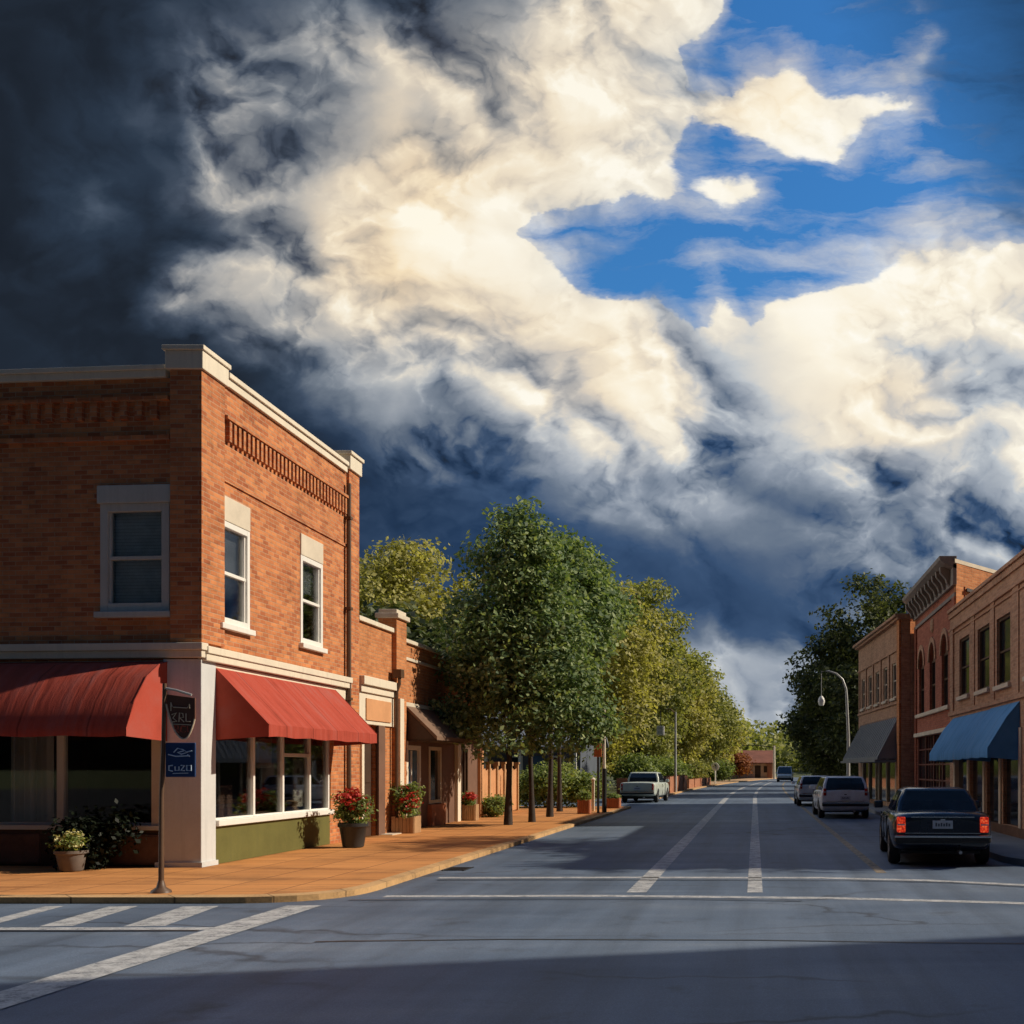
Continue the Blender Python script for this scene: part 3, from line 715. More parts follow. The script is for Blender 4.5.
rd = MB()
rd.add([(-70, -45, 0), (70, -45, 0), (70, 17, 0), (-70, 17, 0)], [(0, 1, 2, 3)])
vs_, fs = [], []
ys2 = [17] + [y for y in YS if y > 17]
for y in ys2: vs_ += [(left_edge(y) - .3, y, 0), (right_edge(y) + .3, y, 0)]
for i in range(len(ys2) - 1): fs.append((2 * i, 2 * i + 1, 2 * i + 3, 2 * i + 2))
rd.add(vs_, fs)
# driveway between the shops and the fence
rd.add([(-16, 46.5, 0), (left_edge(50) - .3, 46.5, 0), (left_edge(60) - .3, 61, 0), (-16, 61, 0)], [(0, 1, 2, 3)])
struct('road', rd, M['asphalt'])

def rounded(pts, i, r, n=8):
    """round corner i of an (x, y) polygon"""
    p = Vector(pts[i]); a = (Vector(pts[i - 1]) - p).normalized(); b = (Vector(pts[(i + 1) % len(pts)]) - p).normalized()
    A, B = p + a * r, p + b * r
    out = []
    for k in range(n + 1):
        t = k / n
        out.append(tuple(A * (1 - t) ** 2 + p * 2 * t * (1 - t) + B * t ** 2))
    return pts[:i] + out + pts[i + 1:]

def kerb_along(path, w=.16, z0=-.02, z1=.092):
    mb = MB()
    n = len(path); L, Rr = [], []
    for i, p in enumerate(path):
        a = Vector(path[max(0, i - 1)]); b = Vector(path[min(n - 1, i + 1)])
        d = (b - a).normalized(); nn = Vector((-d.y, d.x))
        p = Vector(p); L.append(p + nn * w); Rr.append(p - nn * .012)
    vs_ = []
    for l, r_ in zip(L, Rr):
        vs_ += [(l.x, l.y, z0), (l.x, l.y, z1), (r_.x, r_.y, z1 - .012), (r_.x, r_.y, z0)]
    fs = []
    for i in range(n - 1):
        for k in range(4):
            fs.append((4 * i + k, 4 * i + (k + 1) % 4, 4 * i + 4 + (k + 1) % 4, 4 * i + 4 + k))
    fs += [(0, 1, 2, 3), tuple(4 * (n - 1) + k for k in (3, 2, 1, 0))]
    return mb.add(vs_, fs)

corner = rounded([(-13.0, 13.8), (-5.25, 13.8), (-5.25, 46.5)], 1, 1.5)
sw = MB().prism([(x + (0 if y > 14.6 else 0), y) for x, y in corner] + [(-12, 46.5), (-12, 26), (-13.0, 26)], -.1, .08)
struct('sidewalk', sw, M['paving'])
struct('road', MB().add([(-70, -45, .006), (-10.5, -45, .006), (-10.5, 13.79, .006), (-70, 13.79, .006)], [(0, 1, 2, 3)]), plain('bounce_cut_road', (.028, .03, .034), .8, .25, 3))  # dark overlay added out of view to cut light bounced onto the front wall
struct('kerb', kerb_along(corner), M['kerb'])
# the verge and path beyond the driveway, following the bend
ys3 = [60.5 + 3 * i for i in range(0, 44)]
edge = [(left_edge(y), y) for y in ys3]
struct('path', MB().prism(edge + [(left_edge(ys3[-1]) - 2.2, ys3[-1] + 1)] + [(x - 2.0 - .02 * (y - 60), y) for x, y in reversed(edge)], -.1, .08), M['sand'])
struct('kerb', kerb_along(edge), M['kerb'])
# the shaded pavement across the street
redge = [(60, 17.3), (9, 17.3), (4.45, 17.3 + 1.2)] + [(right_edge(y), y) for y in range(24, 200, 4)]
redge = rounded(redge, 2, 1.6)
struct('sidewalk', MB().prism(list(reversed(redge)) + [(60, 17.4), (60, 205), (12, 205)][0:0] + [(60, 17.35), (60, 196)], -.1, .12), M['grey_paving'])
struct('kerb', kerb_along(list(reversed(redge)), z1=.132), M['grey_paving'])

# painted markings
def strip(name, pts, w, m, z=.004):
    mb = MB(); n = len(pts); vs_ = []
    for i, p in enumerate(pts):
        a = Vector(pts[max(0, i - 1)]); b = Vector(pts[min(n - 1, i + 1)])
        d = (b - a).normalized(); nn = Vector((-d.y, d.x)) * w / 2; p = Vector(p)
        vs_ += [(p.x + nn.x, p.y + nn.y, z), (p.x - nn.x, p.y - nn.y, z)]
    fs = [(2 * i, 2 * i + 1, 2 * i + 3, 2 * i + 2) for i in range(n - 1)]
    mb.add(vs_, fs)
    return struct(name, mb, m)
yl = [15.0] + list(range(18, 160, 3))
strip('centre_line', [(-1.62 + bend(y, 5e-4), y) for y in yl], .27, M['line'])
strip('centre_line', [(0.0 + bend(y, 4e-4), y) for y in yl], .21, M['line'])
strip('parking_line', [(2.05 + bend(y, 3e-4), y) for y in [17.8] + list(range(20, 150, 3))], .16, M['line_tan'])
strip('crosswalk_line', [(-4.9, 17.0), (-2, 17.05), (1, 17.0), (2.6, 16.6), (4.6, 15.6)], .24, M['line'])
strip('crosswalk_line', [(-4.9, 14.55), (-2, 14.6), (1, 14.35), (3.0, 13.9), (4.9, 13.3)], .22, M['line'])
strip('crosswalk_edge_line', [(-5.55, 13.55), (-5.5, 7.0), (-5.4, 1.0)], .42, M['line'], .008)
for x, w in ((-8.6, .22), (-7.75, .34), (-6.8, .42)):
    strip('crosswalk_stripe', [(x, 13.5), (x + .25, 11.8)], w, M['line'])
strip('crosswalk_line', [(-9.6, 11.62), (-5.75, 11.62)], .18, M['line'])
strip('sealed_joint', [(-9.5, 11.46), (-7, 11.44), (-5.8, 11.47)], .06, M['black_metal'], .006)
# a gutter drain
gd = MB()
for k in range(8): gd.box(-5.16, -4.82, 18.2 + k * .075, 18.235 + k * .075, .001, .011)
gd.box(-5.18, -5.15, 18.15, 18.8, .001, .013).box(-4.83, -4.8, 18.15, 18.8, .001, .013)
struct('drain_grate', gd, M['black_metal'])
strip('sealed_joint', [(-4.3, 10.75), (-2.5, 10.9), (0, 10.85), (1.6, 10.7), (3, 10.6)], .05, M['black_metal'], .004)
strip('sealed_joint', [(-4.8, 16.62), (-3.2, 16.68), (-1, 16.62), (1.5, 16.55), (2.9, 16.25), (4.6, 15.2)], .06, M['black_metal'], .012)
strip('sealed_joint', [(-5.2, 14.1), (-4.2, 14.18), (-2.6, 14.2), (-1, 14.22), (.6, 14.0)], .05, M['black_metal'], .012)
# ------------------------------------------------------------------ building pieces
def facade(u0, u1, z0, z1, holes, thick=.3):
    """wall in local x (along), z (up); outside face at y=0, inside at y=thick; holes (u0,u1,z0,z1)"""
    us = sorted({u0, u1, *[h[0] for h in holes], *[h[1] for h in holes]})
    zs = sorted({z0, z1, *[h[2] for h in holes], *[h[3] for h in holes]})
    us = [u for u in us if u0 <= u <= u1]; zs = [z for z in zs if z0 <= z <= z1]
    def solid(i, j):
        if i < 0 or j < 0 or i >= len(us) - 1 or j >= len(zs) - 1: return False
        cu, cz = (us[i] + us[i + 1]) / 2, (zs[j] + zs[j + 1]) / 2
        return not any(h[0] < cu < h[1] and h[2] < cz < h[3] for h in holes)
    mb = MB(); t = thick
    for i in range(len(us) - 1):
        for j in range(len(zs) - 1):
            if not solid(i, j): continue
            a, b, c, d = us[i], us[i + 1], zs[j], zs[j + 1]
            mb.add([(a, 0, c), (b, 0, c), (b, 0, d), (a, 0, d)], [(0, 1, 2, 3)])
            mb.add([(a, t, c), (b, t, c), (b, t, d), (a, t, d)], [(3, 2, 1, 0)])
            if not solid(i - 1, j): mb.add([(a, 0, c), (a, 0, d), (a, t, d), (a, t, c)], [(0, 1, 2, 3)])
            if not solid(i + 1, j): mb.add([(b, 0, c), (b, t, c), (b, t, d), (b, 0, d)], [(0, 1, 2, 3)])
            if not solid(i, j - 1): mb.add([(a, 0, c), (a, t, c), (b, t, c), (b, 0, c)], [(0, 1, 2, 3)])
            if not solid(i, j + 1): mb.add([(a, 0, d), (b, 0, d), (b, t, d), (a, t, d)], [(0, 1, 2, 3)])
    return mb

def window(parent, Mx, u0, u1, z0, z1, frame='white', blind='blind', lintel=None, sill=True, fw=.09, blind_to=0.0, recess=.04):
    """double-hung sash: frame (part) > pane, blind, lintel, sill"""
    f = MB(); y0, y1 = recess - .06, recess + .08
    f.box(u0, u0 + fw, y0, y1, z0, z1); f.box(u1 - fw, u1, y0, y1, z0, z1)
    f.box(u0 + fw, u1 - fw, y0, y1, z1 - fw, z1); f.box(u0 + fw, u1 - fw, y0, y1, z0, z0 + fw * 1.1)
    zm = (z0 + z1) / 2
    f.box(u0 + fw, u1 - fw, y0 + .03, y1 - .01, zm - .03, zm + .03)
    # thin sash edges
    for a, b in ((z0 + fw * 1.1, zm - .03), (zm + .03, z1 - fw)):
        f.box(u0 + fw, u0 + fw + .035, y0 + .04, y1 - .02, a, b); f.box(u1 - fw - .035, u1 - fw, y0 + .04, y1 - .02, a, b)
    fo = f.build('window', M[frame], parent, Mx, bevel=.006)
    MB().box(u0 + fw, u1 - fw, recess + .02, recess + .03, z0 + fw, z1 - fw).build('pane', M['pane'], fo)
    if blind:
        MB().box(u0 + .02, u1 - .02, recess + .12, recess + .15, z0 + (z1 - z0) * blind_to, z1 - .02).build('blind', M[blind], fo)
        if blind_to > 0: MB().box(u0 + .01, u1 - .01, recess + .3, recess + .32, z0, z1).build('dark_room', M['inside'], fo)
    else:
        MB().box(u0 + .01, u1 - .01, recess + .2, recess + .22, z0, z1).build('dark_room', M['inside'], fo)
    if lintel:
        mt, h, over, out = lintel
        MB().box(u0 - over, u1 + over, -out, .1, z1 + .003, z1 + h).build('lintel', M[mt], fo, bevel=.012)
    if sill:
        MB().box(u0 - .06, u1 + .06, -.1, .06, z0 - .1, z0 - .003).build('sill', M[frame], fo, bevel=.01)
    return fo

def awning(parent, Mx, u0, u1, prof, canvas, valance=.2, name='awning', ribs=True, thick=.02):
    """canvas sheet swept along u with closed ends; prof = [(out, z)...] from wall to lip"""
    mb = MB()
    n = len(prof)
    lip = prof[-1]
    outer = [(-d, z) for d, z in prof] + ([(-lip[0] + 0, lip[1] - valance)] if valance else [])
    inner = [(y + (thick if k else 0), z - thick) for k, (y, z) in enumerate(outer)]
    if valance: inner[-1] = (outer[-1][0] + thick, outer[-1][1]); inner[-2] = (outer[-2][0] + thick, outer[-2][1] - thick)
    # subdivide along u with a slight sag between ribs
    k = max(2, int((u1 - u0) / .35)); us = [u0 + (u1 - u0) * i / k for i in range(k + 1)]
    m_ = len(outer)
    def ring(pts, s):
        out = []
        for i, u in enumerate(us):
            ph = abs(math.sin(math.pi * (u - u0) / 1.15))
            for q, (y, z) in enumerate(pts):
                w = .018 * ph * math.sin(math.pi * q / (m_ - 1)) if 0 < q < m_ - 1 else 0
                if q == m_ - 1: z = z - .012 * math.sin(u * 5.1)
                out.append((u, y, z - w))
        return out
    A = ring(outer, 1); B = ring(inner, 1)
    fs = []
    for i in range(k):
        for q in range(m_ - 1):
            fs.append((i * m_ + q, (i + 1) * m_ + q, (i + 1) * m_ + q + 1, i * m_ + q + 1))
    off = len(A)
    fs += [tuple(off + x for x in reversed(f)) for f in list(fs)]
    for q in range(m_ - 1):
        for i in (0, k): fs.append((i * m_ + q, i * m_ + q + 1, off + i * m_ + q + 1, off + i * m_ + q))
    for i in range(k):
        for q in (0, m_ - 1): fs.append((i * m_ + q, (i + 1) * m_ + q, off + (i + 1) * m_ + q, off + i * m_ + q))
    mb.add(A + B, fs)
    # closed ends
    for u, s in ((u0, 1), (u1, -1)):
        poly = [(u + s * .004, y, z) for y, z in outer] + [(u + s * .004, -.005, outer[-1][1] - (0.06 if valance else 0.05))]
        poly[0] = (u + s * .004, -.005, outer[0][1])
        mb.extr(poly, (s * .012, 0, 0))
    o = mb.build(name, canvas, parent, Mx, smooth=True)
    fr = MB()
    for u in (u0 + .05, (u0 + u1) / 2, u1 - .05):
        fr.tube([(u, -.02, outer[-1][1] + .1), (u, -lip[0] + .04, outer[-1][1] + .1)], .014, 6)
    fr.tube([(u0 + .04, -lip[0] + .04, outer[-1][1] + .1), (u1 - .04, -lip[0] + .04, outer[-1][1] + .1)], .014, 6)
    fr.build('awning_frame', M['black_metal'], o)
    return o

# ------------------------------------------------------------------ the corner building
XW = -9.08
cb_ = thing('brick_building', 'two-storey orange brick corner building with red awnings and white coping', 'building', (XW, 18.0, 0.0))
FM = Rz(-5)                       # front on the cross street, turned a little away
SM = Rz(90)                       # side along the main street (local x = up the street)
LEN = 7.07
front_holes = [(-1.72, -.52, 4.27, 6.05), (-5.2, -4.0, 4.27, 6.05), (-7.9, -.66, .70, 3.0)]
facade(-8.2, -.06, .06, 8.1, front_holes, .3).build('wall', M['brick'], cb_, FM)
side_holes = [(.63, 1.74, 4.17, 5.93), (3.95, 5.07, 4.2, 5.96), (.45, 5.55, .74, 3.0)]
facade(0, LEN, .06, 8.24, side_holes, .3).build('wall', M['brick'], cb_, SM)
rear = MB(); rear.box(-8.1, -.32, 6.75, LEN, .06, 8.0); rear.box(-8.35, -8.1, .75, LEN, .06, 8.0)
rear.build('rear_wall', M['brick'], cb_)
MB().prism([(-8.05, .9), (-.35, .35), (-.35, 6.7), (-8.05, 6.7)], 7.5, 7.6).build('roof', M['darkroof'], cb_)
# corner pilaster, end pilaster
MB().box(-.46, .055, -.06, .72, 3.76, 8.2).build('pilaster', M['brick'], cb_)
MB().box(-.3, .06, 6.45, LEN, .08, 8.34).build('pilaster', M['brick'], cb_)
MB().box(-.52, .10, -.11, .78, 8.2, 8.5).box(-.56, .13, -.14, .81, 8.5, 8.58).build('pilaster_cap', M['cream'], cb_, bevel=.012)
MB().box(-.36, .11, 6.40, LEN + .05, 8.34, 8.66).box(-.4, .15, 6.36, LEN + .09, 8.66, 8.74).build('pilaster_cap', M['cream'], cb_, bevel=.012)
MB().box(-8.3, -.56, -.06, .4, 8.1, 8.22).box(-8.3, -.56, -.09, .4, 8.22, 8.3).build('coping', M['cream'], cb_, FM, bevel=.01)
MB().box(.82, 6.36, -.06, .4, 8.24, 8.38).box(.82, 6.36, -.10, .4, 8.38, 8.47).build('coping', M['cream'], cb_, SM, bevel=.01)
# corbel tables
d = MB(); u = .86
while u < 6.3:
    d.box(u, u + .085, -.075, .02, 7.3, 7.66); u += .172
d.box(.74, 6.42, -.10, .02, 7.66, 7.72); d.box(.74, 6.42, -.03, .02, 6.60, 6.66)
d.build('corbel_table', M['brick'], cb_, SM)
d = MB(); u = -8.1
while u < -.6:
    d.box(u, u + .12, -.075, .02, 7.42, 7.72); u += .26
d.box(-8.2, -.5, -.10, .02, 7.72, 7.78); d.box(-8.2, -.5, -.06, .02, 7.08, 7.16)
d.build('corbel_table', M['brick'], cb_, FM)
# cream string course between the floors
MB().box(-8.3, .10, -.12, .03, 3.5, 3.62).box(-8.3, .13, -.16, .03, 3.62, 3.74).build('string_course', M['cream'], cb_, FM, bevel=.012)
MB().box(-.02, 6.44, -.12, .03, 3.46, 3.58).box(-.02, 6.44, -.15, .03, 3.58, 3.70).build('string_course', M['cream'], cb_, SM, bevel=.012)
# upstairs windows
for k in (0, 1):
    window(cb_, FM, *front_holes[k], frame='grey_paint', blind='blind', lintel=('grey_paint', .3, .04, .05), fw=.13)
for k in (0, 1):
    window(cb_, SM, *side_holes[k], frame='white', blind='blind_dark', lintel=('stone', .43, .0, .03), blind_to=(.5, .62)[k], fw=.10)
# rendered corner pier and fascia above the shop windows
pr = MB(); pr.box(-.58, .045, -.05, .44, .08, 3.48)
pr.build('corner_pier', M['pier'], cb_, bevel=.01)
MB().box(-.70, .07, -.08, .47, .06, .16).build('pier_foot', M['pier'], cb_)
MB().box(.44, 6.43, -.035, .02, 3.02, 3.44).build('fascia', M['cream'], cb_, SM)
MB().box(-8.2, -.6, -.035, .02, 3.02, 3.46).build('fascia', M['grey_paint'], cb_, FM)
# shop window on the street side
sf = MB()
for a in (.45, 1.98, 3.22, 4.5): sf.box(a, a + .075, .03, .13, .82, 3.0)
sf.box(5.48, 5.55, .03, .13, .82, 3.0)
sf.box(3.295, 4.5, .04, .12, 1.92, 1.99); sf.box(.45, 5.55, .03, .13, 2.93, 3.0); sf.box(.45, 5.55, .035, .125, .815, .85)
sfo = sf.build('shop_window', M['white'], cb_, SM, bevel=.006)
MB().box(.46, 5.54, .08, .09, .82, 3.0).build('pane', M['glass'], sfo)
MB().box(.44, 5.5, -.10, .16, .72, .82).build('sill', M['white'], sfo, bevel=.012)
MB().box(.44, 5.42, -.03, .12, .08, .72).build('bulkhead', M['olive'], cb_, SM, bevel=.008)
# shop window on the cross-street side
sf = MB()
for a, b in ((-7.9, -7.8), (-6.2, -6.1), (-4.1, -4.0), (-2.52, -2.40), (-.78, -.66)): sf.box(a, b, .03, .14, .76, 3.0)
sf.box(-7.9, -.66, .035, .135, 2.92, 2.99); sf.box(-7.9, -.66, .035, .135, .755, .80)
sfo = sf.build('shop_window', M['grey_paint'], cb_, FM, bevel=.006)
MB().box(-.82, -.66, -.03, .03, .72, 2.2).build('jamb', M['stone'], sfo)
MB().box(-7.9, -.66, .08, .09, .76, 3.0).build('pane', M['glass'], sfo)
MB().box(-7.95, -.64, -.08, .16, .68, .76).build('sill', M['grey_paint'], sfo, bevel=.01)
MB().box(-8.2, -.6, -.03, .1, .07, .68).build('bulkhead', M['dark_brown'], cb_, FM)
for a, b in ((-7.9, -6.3), (-6.2, -4.6), (-4.5, -2.75), (-1.55, -.64)): MB().box(a, b, -.07, .1, .1, .62).build('stone_panel', M['brown_stone'], cb_, FM, bevel=.05)
# awnings
awning(cb_, FM, -8.2, -.50, [(0.0, 3.46), (.3, 3.38), (.62, 3.16), (.92, 2.76), (1.12, 2.32)], M['red_canvas'], .13)
awning(cb_, SM, .43, 5.72, [(0.0, 3.42), (.45, 2.95), (.93, 2.44)], M['red_canvas'], .21)
# rain pipe
dp = MB(); dp.tube([(0.09, 6.36, .1), (0.09, 6.36, 8.0)], .05, 8)
for z in (1.2, 3.2, 5.2, 7.2): dp.box(.03, .15, 6.29, 6.43, z, z + .06)
dp.build('rain_pipe', M['brown_metal'], cb_, smooth=True)
# rooms behind the glass
ins = MB()
ins.box(-8.0, -.32, 5.2, 5.3, .1, 3.4); ins.box(-8.0, -.32, .8, 5.2, .1, .14); ins.box(-8.0, -.32, .9, 5.2, 3.30, 3.36)
ins.box(-8.05, -8.0, .8, 5.2, .1, 3.4); ins.box(-5.1, -5.0, 3.2, 5.2, .1, 3.3)
ins.build('interior', M['inside'], cb_)
# upper room floor keeps daylight out
MB().prism([(-8.0, .95), (-.4, .4), (-.4, 6.6), (-8.0, 6.6)], 3.6, 3.7).build('upper_floor', M['inside'], cb_)

# ------------------------------------------------------------------ the low brick shop next door
ls = thing('shop_building', 'low orange brick shop with white entablature squeezed beside the corner building', 'building', (XW, 25.08, 0))
facade(0, 3.2, .06, 5.08, [(.35, 1.3, .08, 2.7)], .3).build('wall', M['brick_orange'], ls, SM)
bx = MB(); bx.box(-8, -.32, 2.9, 3.2, .06, 4.6); bx.box(-8.2, -8, 0.02, 3.2, .06, 4.6); bx.build('rear_wall', M['brick_orange'], ls)
MB().box(-8, -.3, 0.02, 2.9, 4.3, 4.4).build('roof', M['darkroof'], ls)
MB().box(0.0, 2.4, -.07, .35, 5.08, 5.19).build('coping', M['cream'], ls, SM, bevel=.01)
MB().box(2.42, 3.2, -.12, .34, .08, 5.45).build('pilaster', M['brick_orange'], ls, SM)
MB().box(2.34, 3.28, -.19, .4, 5.45, 5.57).box(2.44, 3.18, -.12, .34, 5.57, 5.68).build('pilaster_cap', M['stone'], ls, SM, bevel=.015)
MB().box(0.03, 2.42, -.10, .02, 3.45, 3.62).box(0.03, 2.42, -.17, .02, 3.62, 3.82).box(0.03, 2.42, -.05, .02, 2.72, 3.45).build('entablature', M['cream'], ls, SM, bevel=.012)
MB().box(.42, 2.15, -.08, -.04, 2.82, 3.32).build('sign_board', M['peach'], ls, SM)
dr = MB().box(.36, 1.29, .12, .17, .08, 2.7).box(.46, 1.19, .10, .13, .3, 1.2).box(.46, 1.19, .10, .13, 1.35, 2.5)
dro = dr.build('door', M['dark_brown'], ls, SM, bevel=.008)
MB().box(.5, .54, .04, .09, 1.05, 1.45).build('handle', M['steel'], dro)
MB().box(.2, .35, -.05, .14, .08, 2.72).build('door_jamb', M['cream'], ls, SM)
MB().box(1.3, 1.75, -.06, .02, .08, 2.72).build('pier', M['brown_wall'], ls, SM)
MB().box(2.56, 2.86, -.17, -.12, .75, 3.45).build('pilaster_face', M['cream'], ls, SM)
dp = MB(); dp.tube([(0.15, 2.33, .1), (.15, 2.33, 3.6), (.22, 2.33, 3.8), (.22, 2.33, 3.95)], .045, 8); dp.box(.1, .3, 2.2, 2.46, 3.95, 4.15)
dp.build('rain_pipe', M['brown_metal'], ls, smooth=True)
MB().box(-1.6, .35, 1.4, 2.2, .08, .1).build('door_step', M['stone'], ls)

# ------------------------------------------------------------------ brown shop with the shingled canopy
bs = thing('shop_building', 'brown single-storey shop with a shingled canopy over its glazed blue door', 'building', (XW, 28.3, 0))
h_ = [(.25, 1.6, .1, 2.3), (2.3, 3.5, .7, 2.3), (5.7, 6.5, .6, 2.3)]
facade(0, 8.1, .06, 3.3, h_, .3).build('wall', M['brown_wall'], bs, SM)
facade(0, 8.1, 3.3, 4.95, [], .3).build('parapet', M['brick_orange'], bs, SM)
MB().box(0, 8.1, -.08, .36, 4.95, 5.05).box(0, 8.1, -.05, .02, 4.5, 4.58).box(0, 8.1, -.1, .02, 3.25, 3.4).build('coping', M['stone'], bs, SM, bevel=.012)
bx = MB(); bx.box(-8, -.32, 7.8, 8.1, .06, 4.7); bx.box(-8.2, -8, 0.02, 8.1, .06, 4.7); bx.build('rear_wall', M['brick_orange'], bs)
MB().box(-8, -.3, 0.02, 7.8, 4.3, 4.4).build('roof', M['darkroof'], bs)
cn = MB()
cn.add([(-.02, .03, 3.42), (-.02, 4.6, 3.42), (.90, 4.75, 2.52), (.90, .0, 2.52), (-.02, .03, 3.34), (-.02, 4.6, 3.34), (.90, 4.75, 2.42), (.90, .0, 2.42)],
       [(0, 1, 2, 3), (7, 6, 5, 4), (3, 2, 6, 7), (0, 3, 7, 4), (1, 0, 4, 5), (2, 1, 5, 6)])
cno = cn.build('canopy', M['brown_roof'], bs)
cs = MB()
cs.extr([(0, .06, 3.3), (.86, .04, 2.44), (0, .06, 2.44)], (0, .04, 0)); cs.extr([(0, 4.6, 3.3), (.86, 4.66, 2.44), (0, 4.6, 2.44)], (0, .04, 0))
cs.box(0, .86, .1, 4.6, 2.40, 2.44)
cs.build('canopy_soffit', M['dark_brown'], cno)
for a, b in ((.05, .2), (4.95, 5.3)):
    MB().box(a, b, -.1, .02, .08, 2.4 if a < 1 else 2.62).build('pilaster', M['cream'], bs, SM)
df = MB(); df.box(.25, .37, 0, .14, .1, 2.3); df.box(1.48, 1.6, 0, .14, .1, 2.3); df.box(.37, 1.48, 0, .14, 2.18, 2.3)
dfo = df.build('door_frame', M['white'], bs, SM, bevel=.006)
do = MB().box(.37, 1.48, .07, .11, .1, 2.18).build('door', M['bluedoor'], dfo)
MB().box(.88, .97, .04, .12, .12, 2.16).box(.37, 1.48, .05, .1, .1, .3).build('door_rail', M['white'], dfo)
wf = MB()
for a, b in ((2.3, 2.42), (3.38, 3.5)): wf.box(a, b, -.02, .12, .7, 2.3)
wf.box(2.42, 3.38, -.02, .12, 2.2, 2.3); wf.box(2.42, 3.38, -.02, .12, .7, .8)
wfo = wf.build('window', M['stone'], bs, SM); MB().box(2.42, 3.38, .06, .08, .8, 2.2).build('pane', M['dglass'], wfo)
MB().box(2.2, 3.6, -.12, .02, .08, .68).build('bulkhead', M['terracotta'], bs, SM, bevel=.01)
wf = MB()
for a, b in ((5.7, 5.78), (6.08, 6.14), (6.42, 6.5)): wf.box(a, b, -.01, .1, .6, 2.3)
wf.box(5.7, 6.5, -.02, .12, 2.3, 2.38)
wfo = wf.build('window', M['brown_metal'], bs, SM); MB().box(5.72, 6.48, .06, .08, .6, 2.3).build('pane', M['dglass'], wfo)
MB().box(7.7, 8.1, -.1, .02, .08, 2.5).build('pilaster', M['peach'], bs, SM)

# timber fence panels closing the yard after the shop
yf = thing('wooden_fence', 'orange timber yard fence panels standing after the brown shop', 'fence', (XW, 36.45, 0))
for k in range(5):
    pb = MB(); x0 = .12 + k * 1.12
    for j in range(5): pb.box(x0 + j * .2, x0 + j * .2 + .185, .02, .05, .12, 1.62 + .03 * ((j * 7 + k) % 3))
    pb.build('fence_panel', M['peach'], yf, SM)
for k in range(6):
    x0 = k * 1.12
    MB().box(x0 - .07, x0 + .08, -.04, .1, .06, 1.85 if k % 2 else 1.78).box(x0 - .1, x0 + .11, -.07, .13, 1.85 if k % 2 else 1.78, 1.92).build('fence_post', M['wood'], yf, SM)
# ------------------------------------------------------------------ across the street
RM = Rz(-90)          # local x runs back down the street (towards -Y), outside faces the road

def surround_window(parent, u0, u1, z0, z1, frame='brown_metal', sillm='stone', arch=False, wallm='brick_tan'):
    f = MB()
    f.box(u0, u0 + .07, .05, .16, z0, z1); f.box(u1 - .07, u1, .05, .16, z0, z1)
    f.box(u0 + .07, u1 - .07, .05, .16, z1 - .07, z1); f.box(u0 + .07, u1 - .07, .05, .16, z0, z0 + .07)
    zm = (z0 + z1) / 2; f.box(u0 + .07, u1 - .07, .07, .14, zm - .025, zm + .025)
    fo = f.build('window', M[frame], parent, RM, bevel=.004)
    MB().box(u0 + .07, u1 - .07, .105, .12, z0 + .07, z1 - .07).build('pane', M['dglass'], fo)
    MB().box(u0 - .1, u1 + .1, -.09, .06, z0 - .11, z0 - .003).build('sill', M[sillm], fo, bevel=.01)
    return fo

# --- nearest: tan brick with the blue awnings
b3 = thing('brick_building', 'tan brick two-storey building with blue awnings and three tall upper windows', 'building', (6.0, 33.85, 0))
L3 = 13.85
wn = [(1.55, 3.05, 3.78, 5.46), (4.2, 5.7, 3.76, 5.42), (6.55, 8.0, 3.72, 5.38), (9.6, 11.1, 3.72, 5.38)]
st = [(.9, 2.9, .35, 2.6), (3.15, 5.1, .35, 2.6), (5.35, 7.0, .12, 2.6), (7.25, 9.0, .35, 2.6), (9.6, 12.9, .35, 2.6)]
facade(0, L3, .1, 6.42, wn + st, .35).build('wall', M['brick_tan'], b3, RM)
bx = MB(); bx.prism([(.36, -L3), (4.2, -L3), (4.2, 2.2), (.36, -.1)], .1, 5.7); bx.build('rear_wall', M['brick_tan'], b3)
MB().box(0, L3, -.10, .5, 6.42, 6.52).box(0, L3, -.05, .02, 6.25, 6.42).box(0, L3, -.06, .02, 5.86, 5.93).box(0, L3, -.04, .02, 5.72, 5.76).build('coping', M['brick_tan'], b3, RM, bevel=.012)
MB().box(0, L3, -.06, .02, 3.28, 3.40).box(.25, .75, -.05, .02, 3.4, 5.86).box(3.35, 3.85, -.03, .02, 3.4, 5.86).box(5.9, 6.35, -.03, .02, 3.4, 5.86).box(8.3, 8.9, -.03, .02, 3.4, 5.86).build('pilaster_strips', M['brick_tan'], b3, RM)
for w in wn: surround_window(b3, *w)
for a in (.9, 3.0, 5.12, 7.02, 9.05): MB().box(a - .12, a + .1, -.04, .1, .12, 2.62).build('shopfront_post', M['stone'], b3, RM)
for w in st:
    q = MB(); q.box(w[0], w[1], .09, .12, w[2], w[3]); q.build('shop_pane', M['dglass'], b3, RM)
MB().box(.3, 12.9, -.05, .06, .12, .34).build('bulkhead', M['brown_stone'], b3, RM)
awning(b3, RM, .55, 5.75, [(0, 3.2), (.3, 2.85), (.72, 2.14)], M['blue_canvas'], .22)
awning(b3, RM, 5.85, 8.95, [(0, 3.22), (.3, 2.87), (.74, 2.16)], M['blue_canvas'], .22)

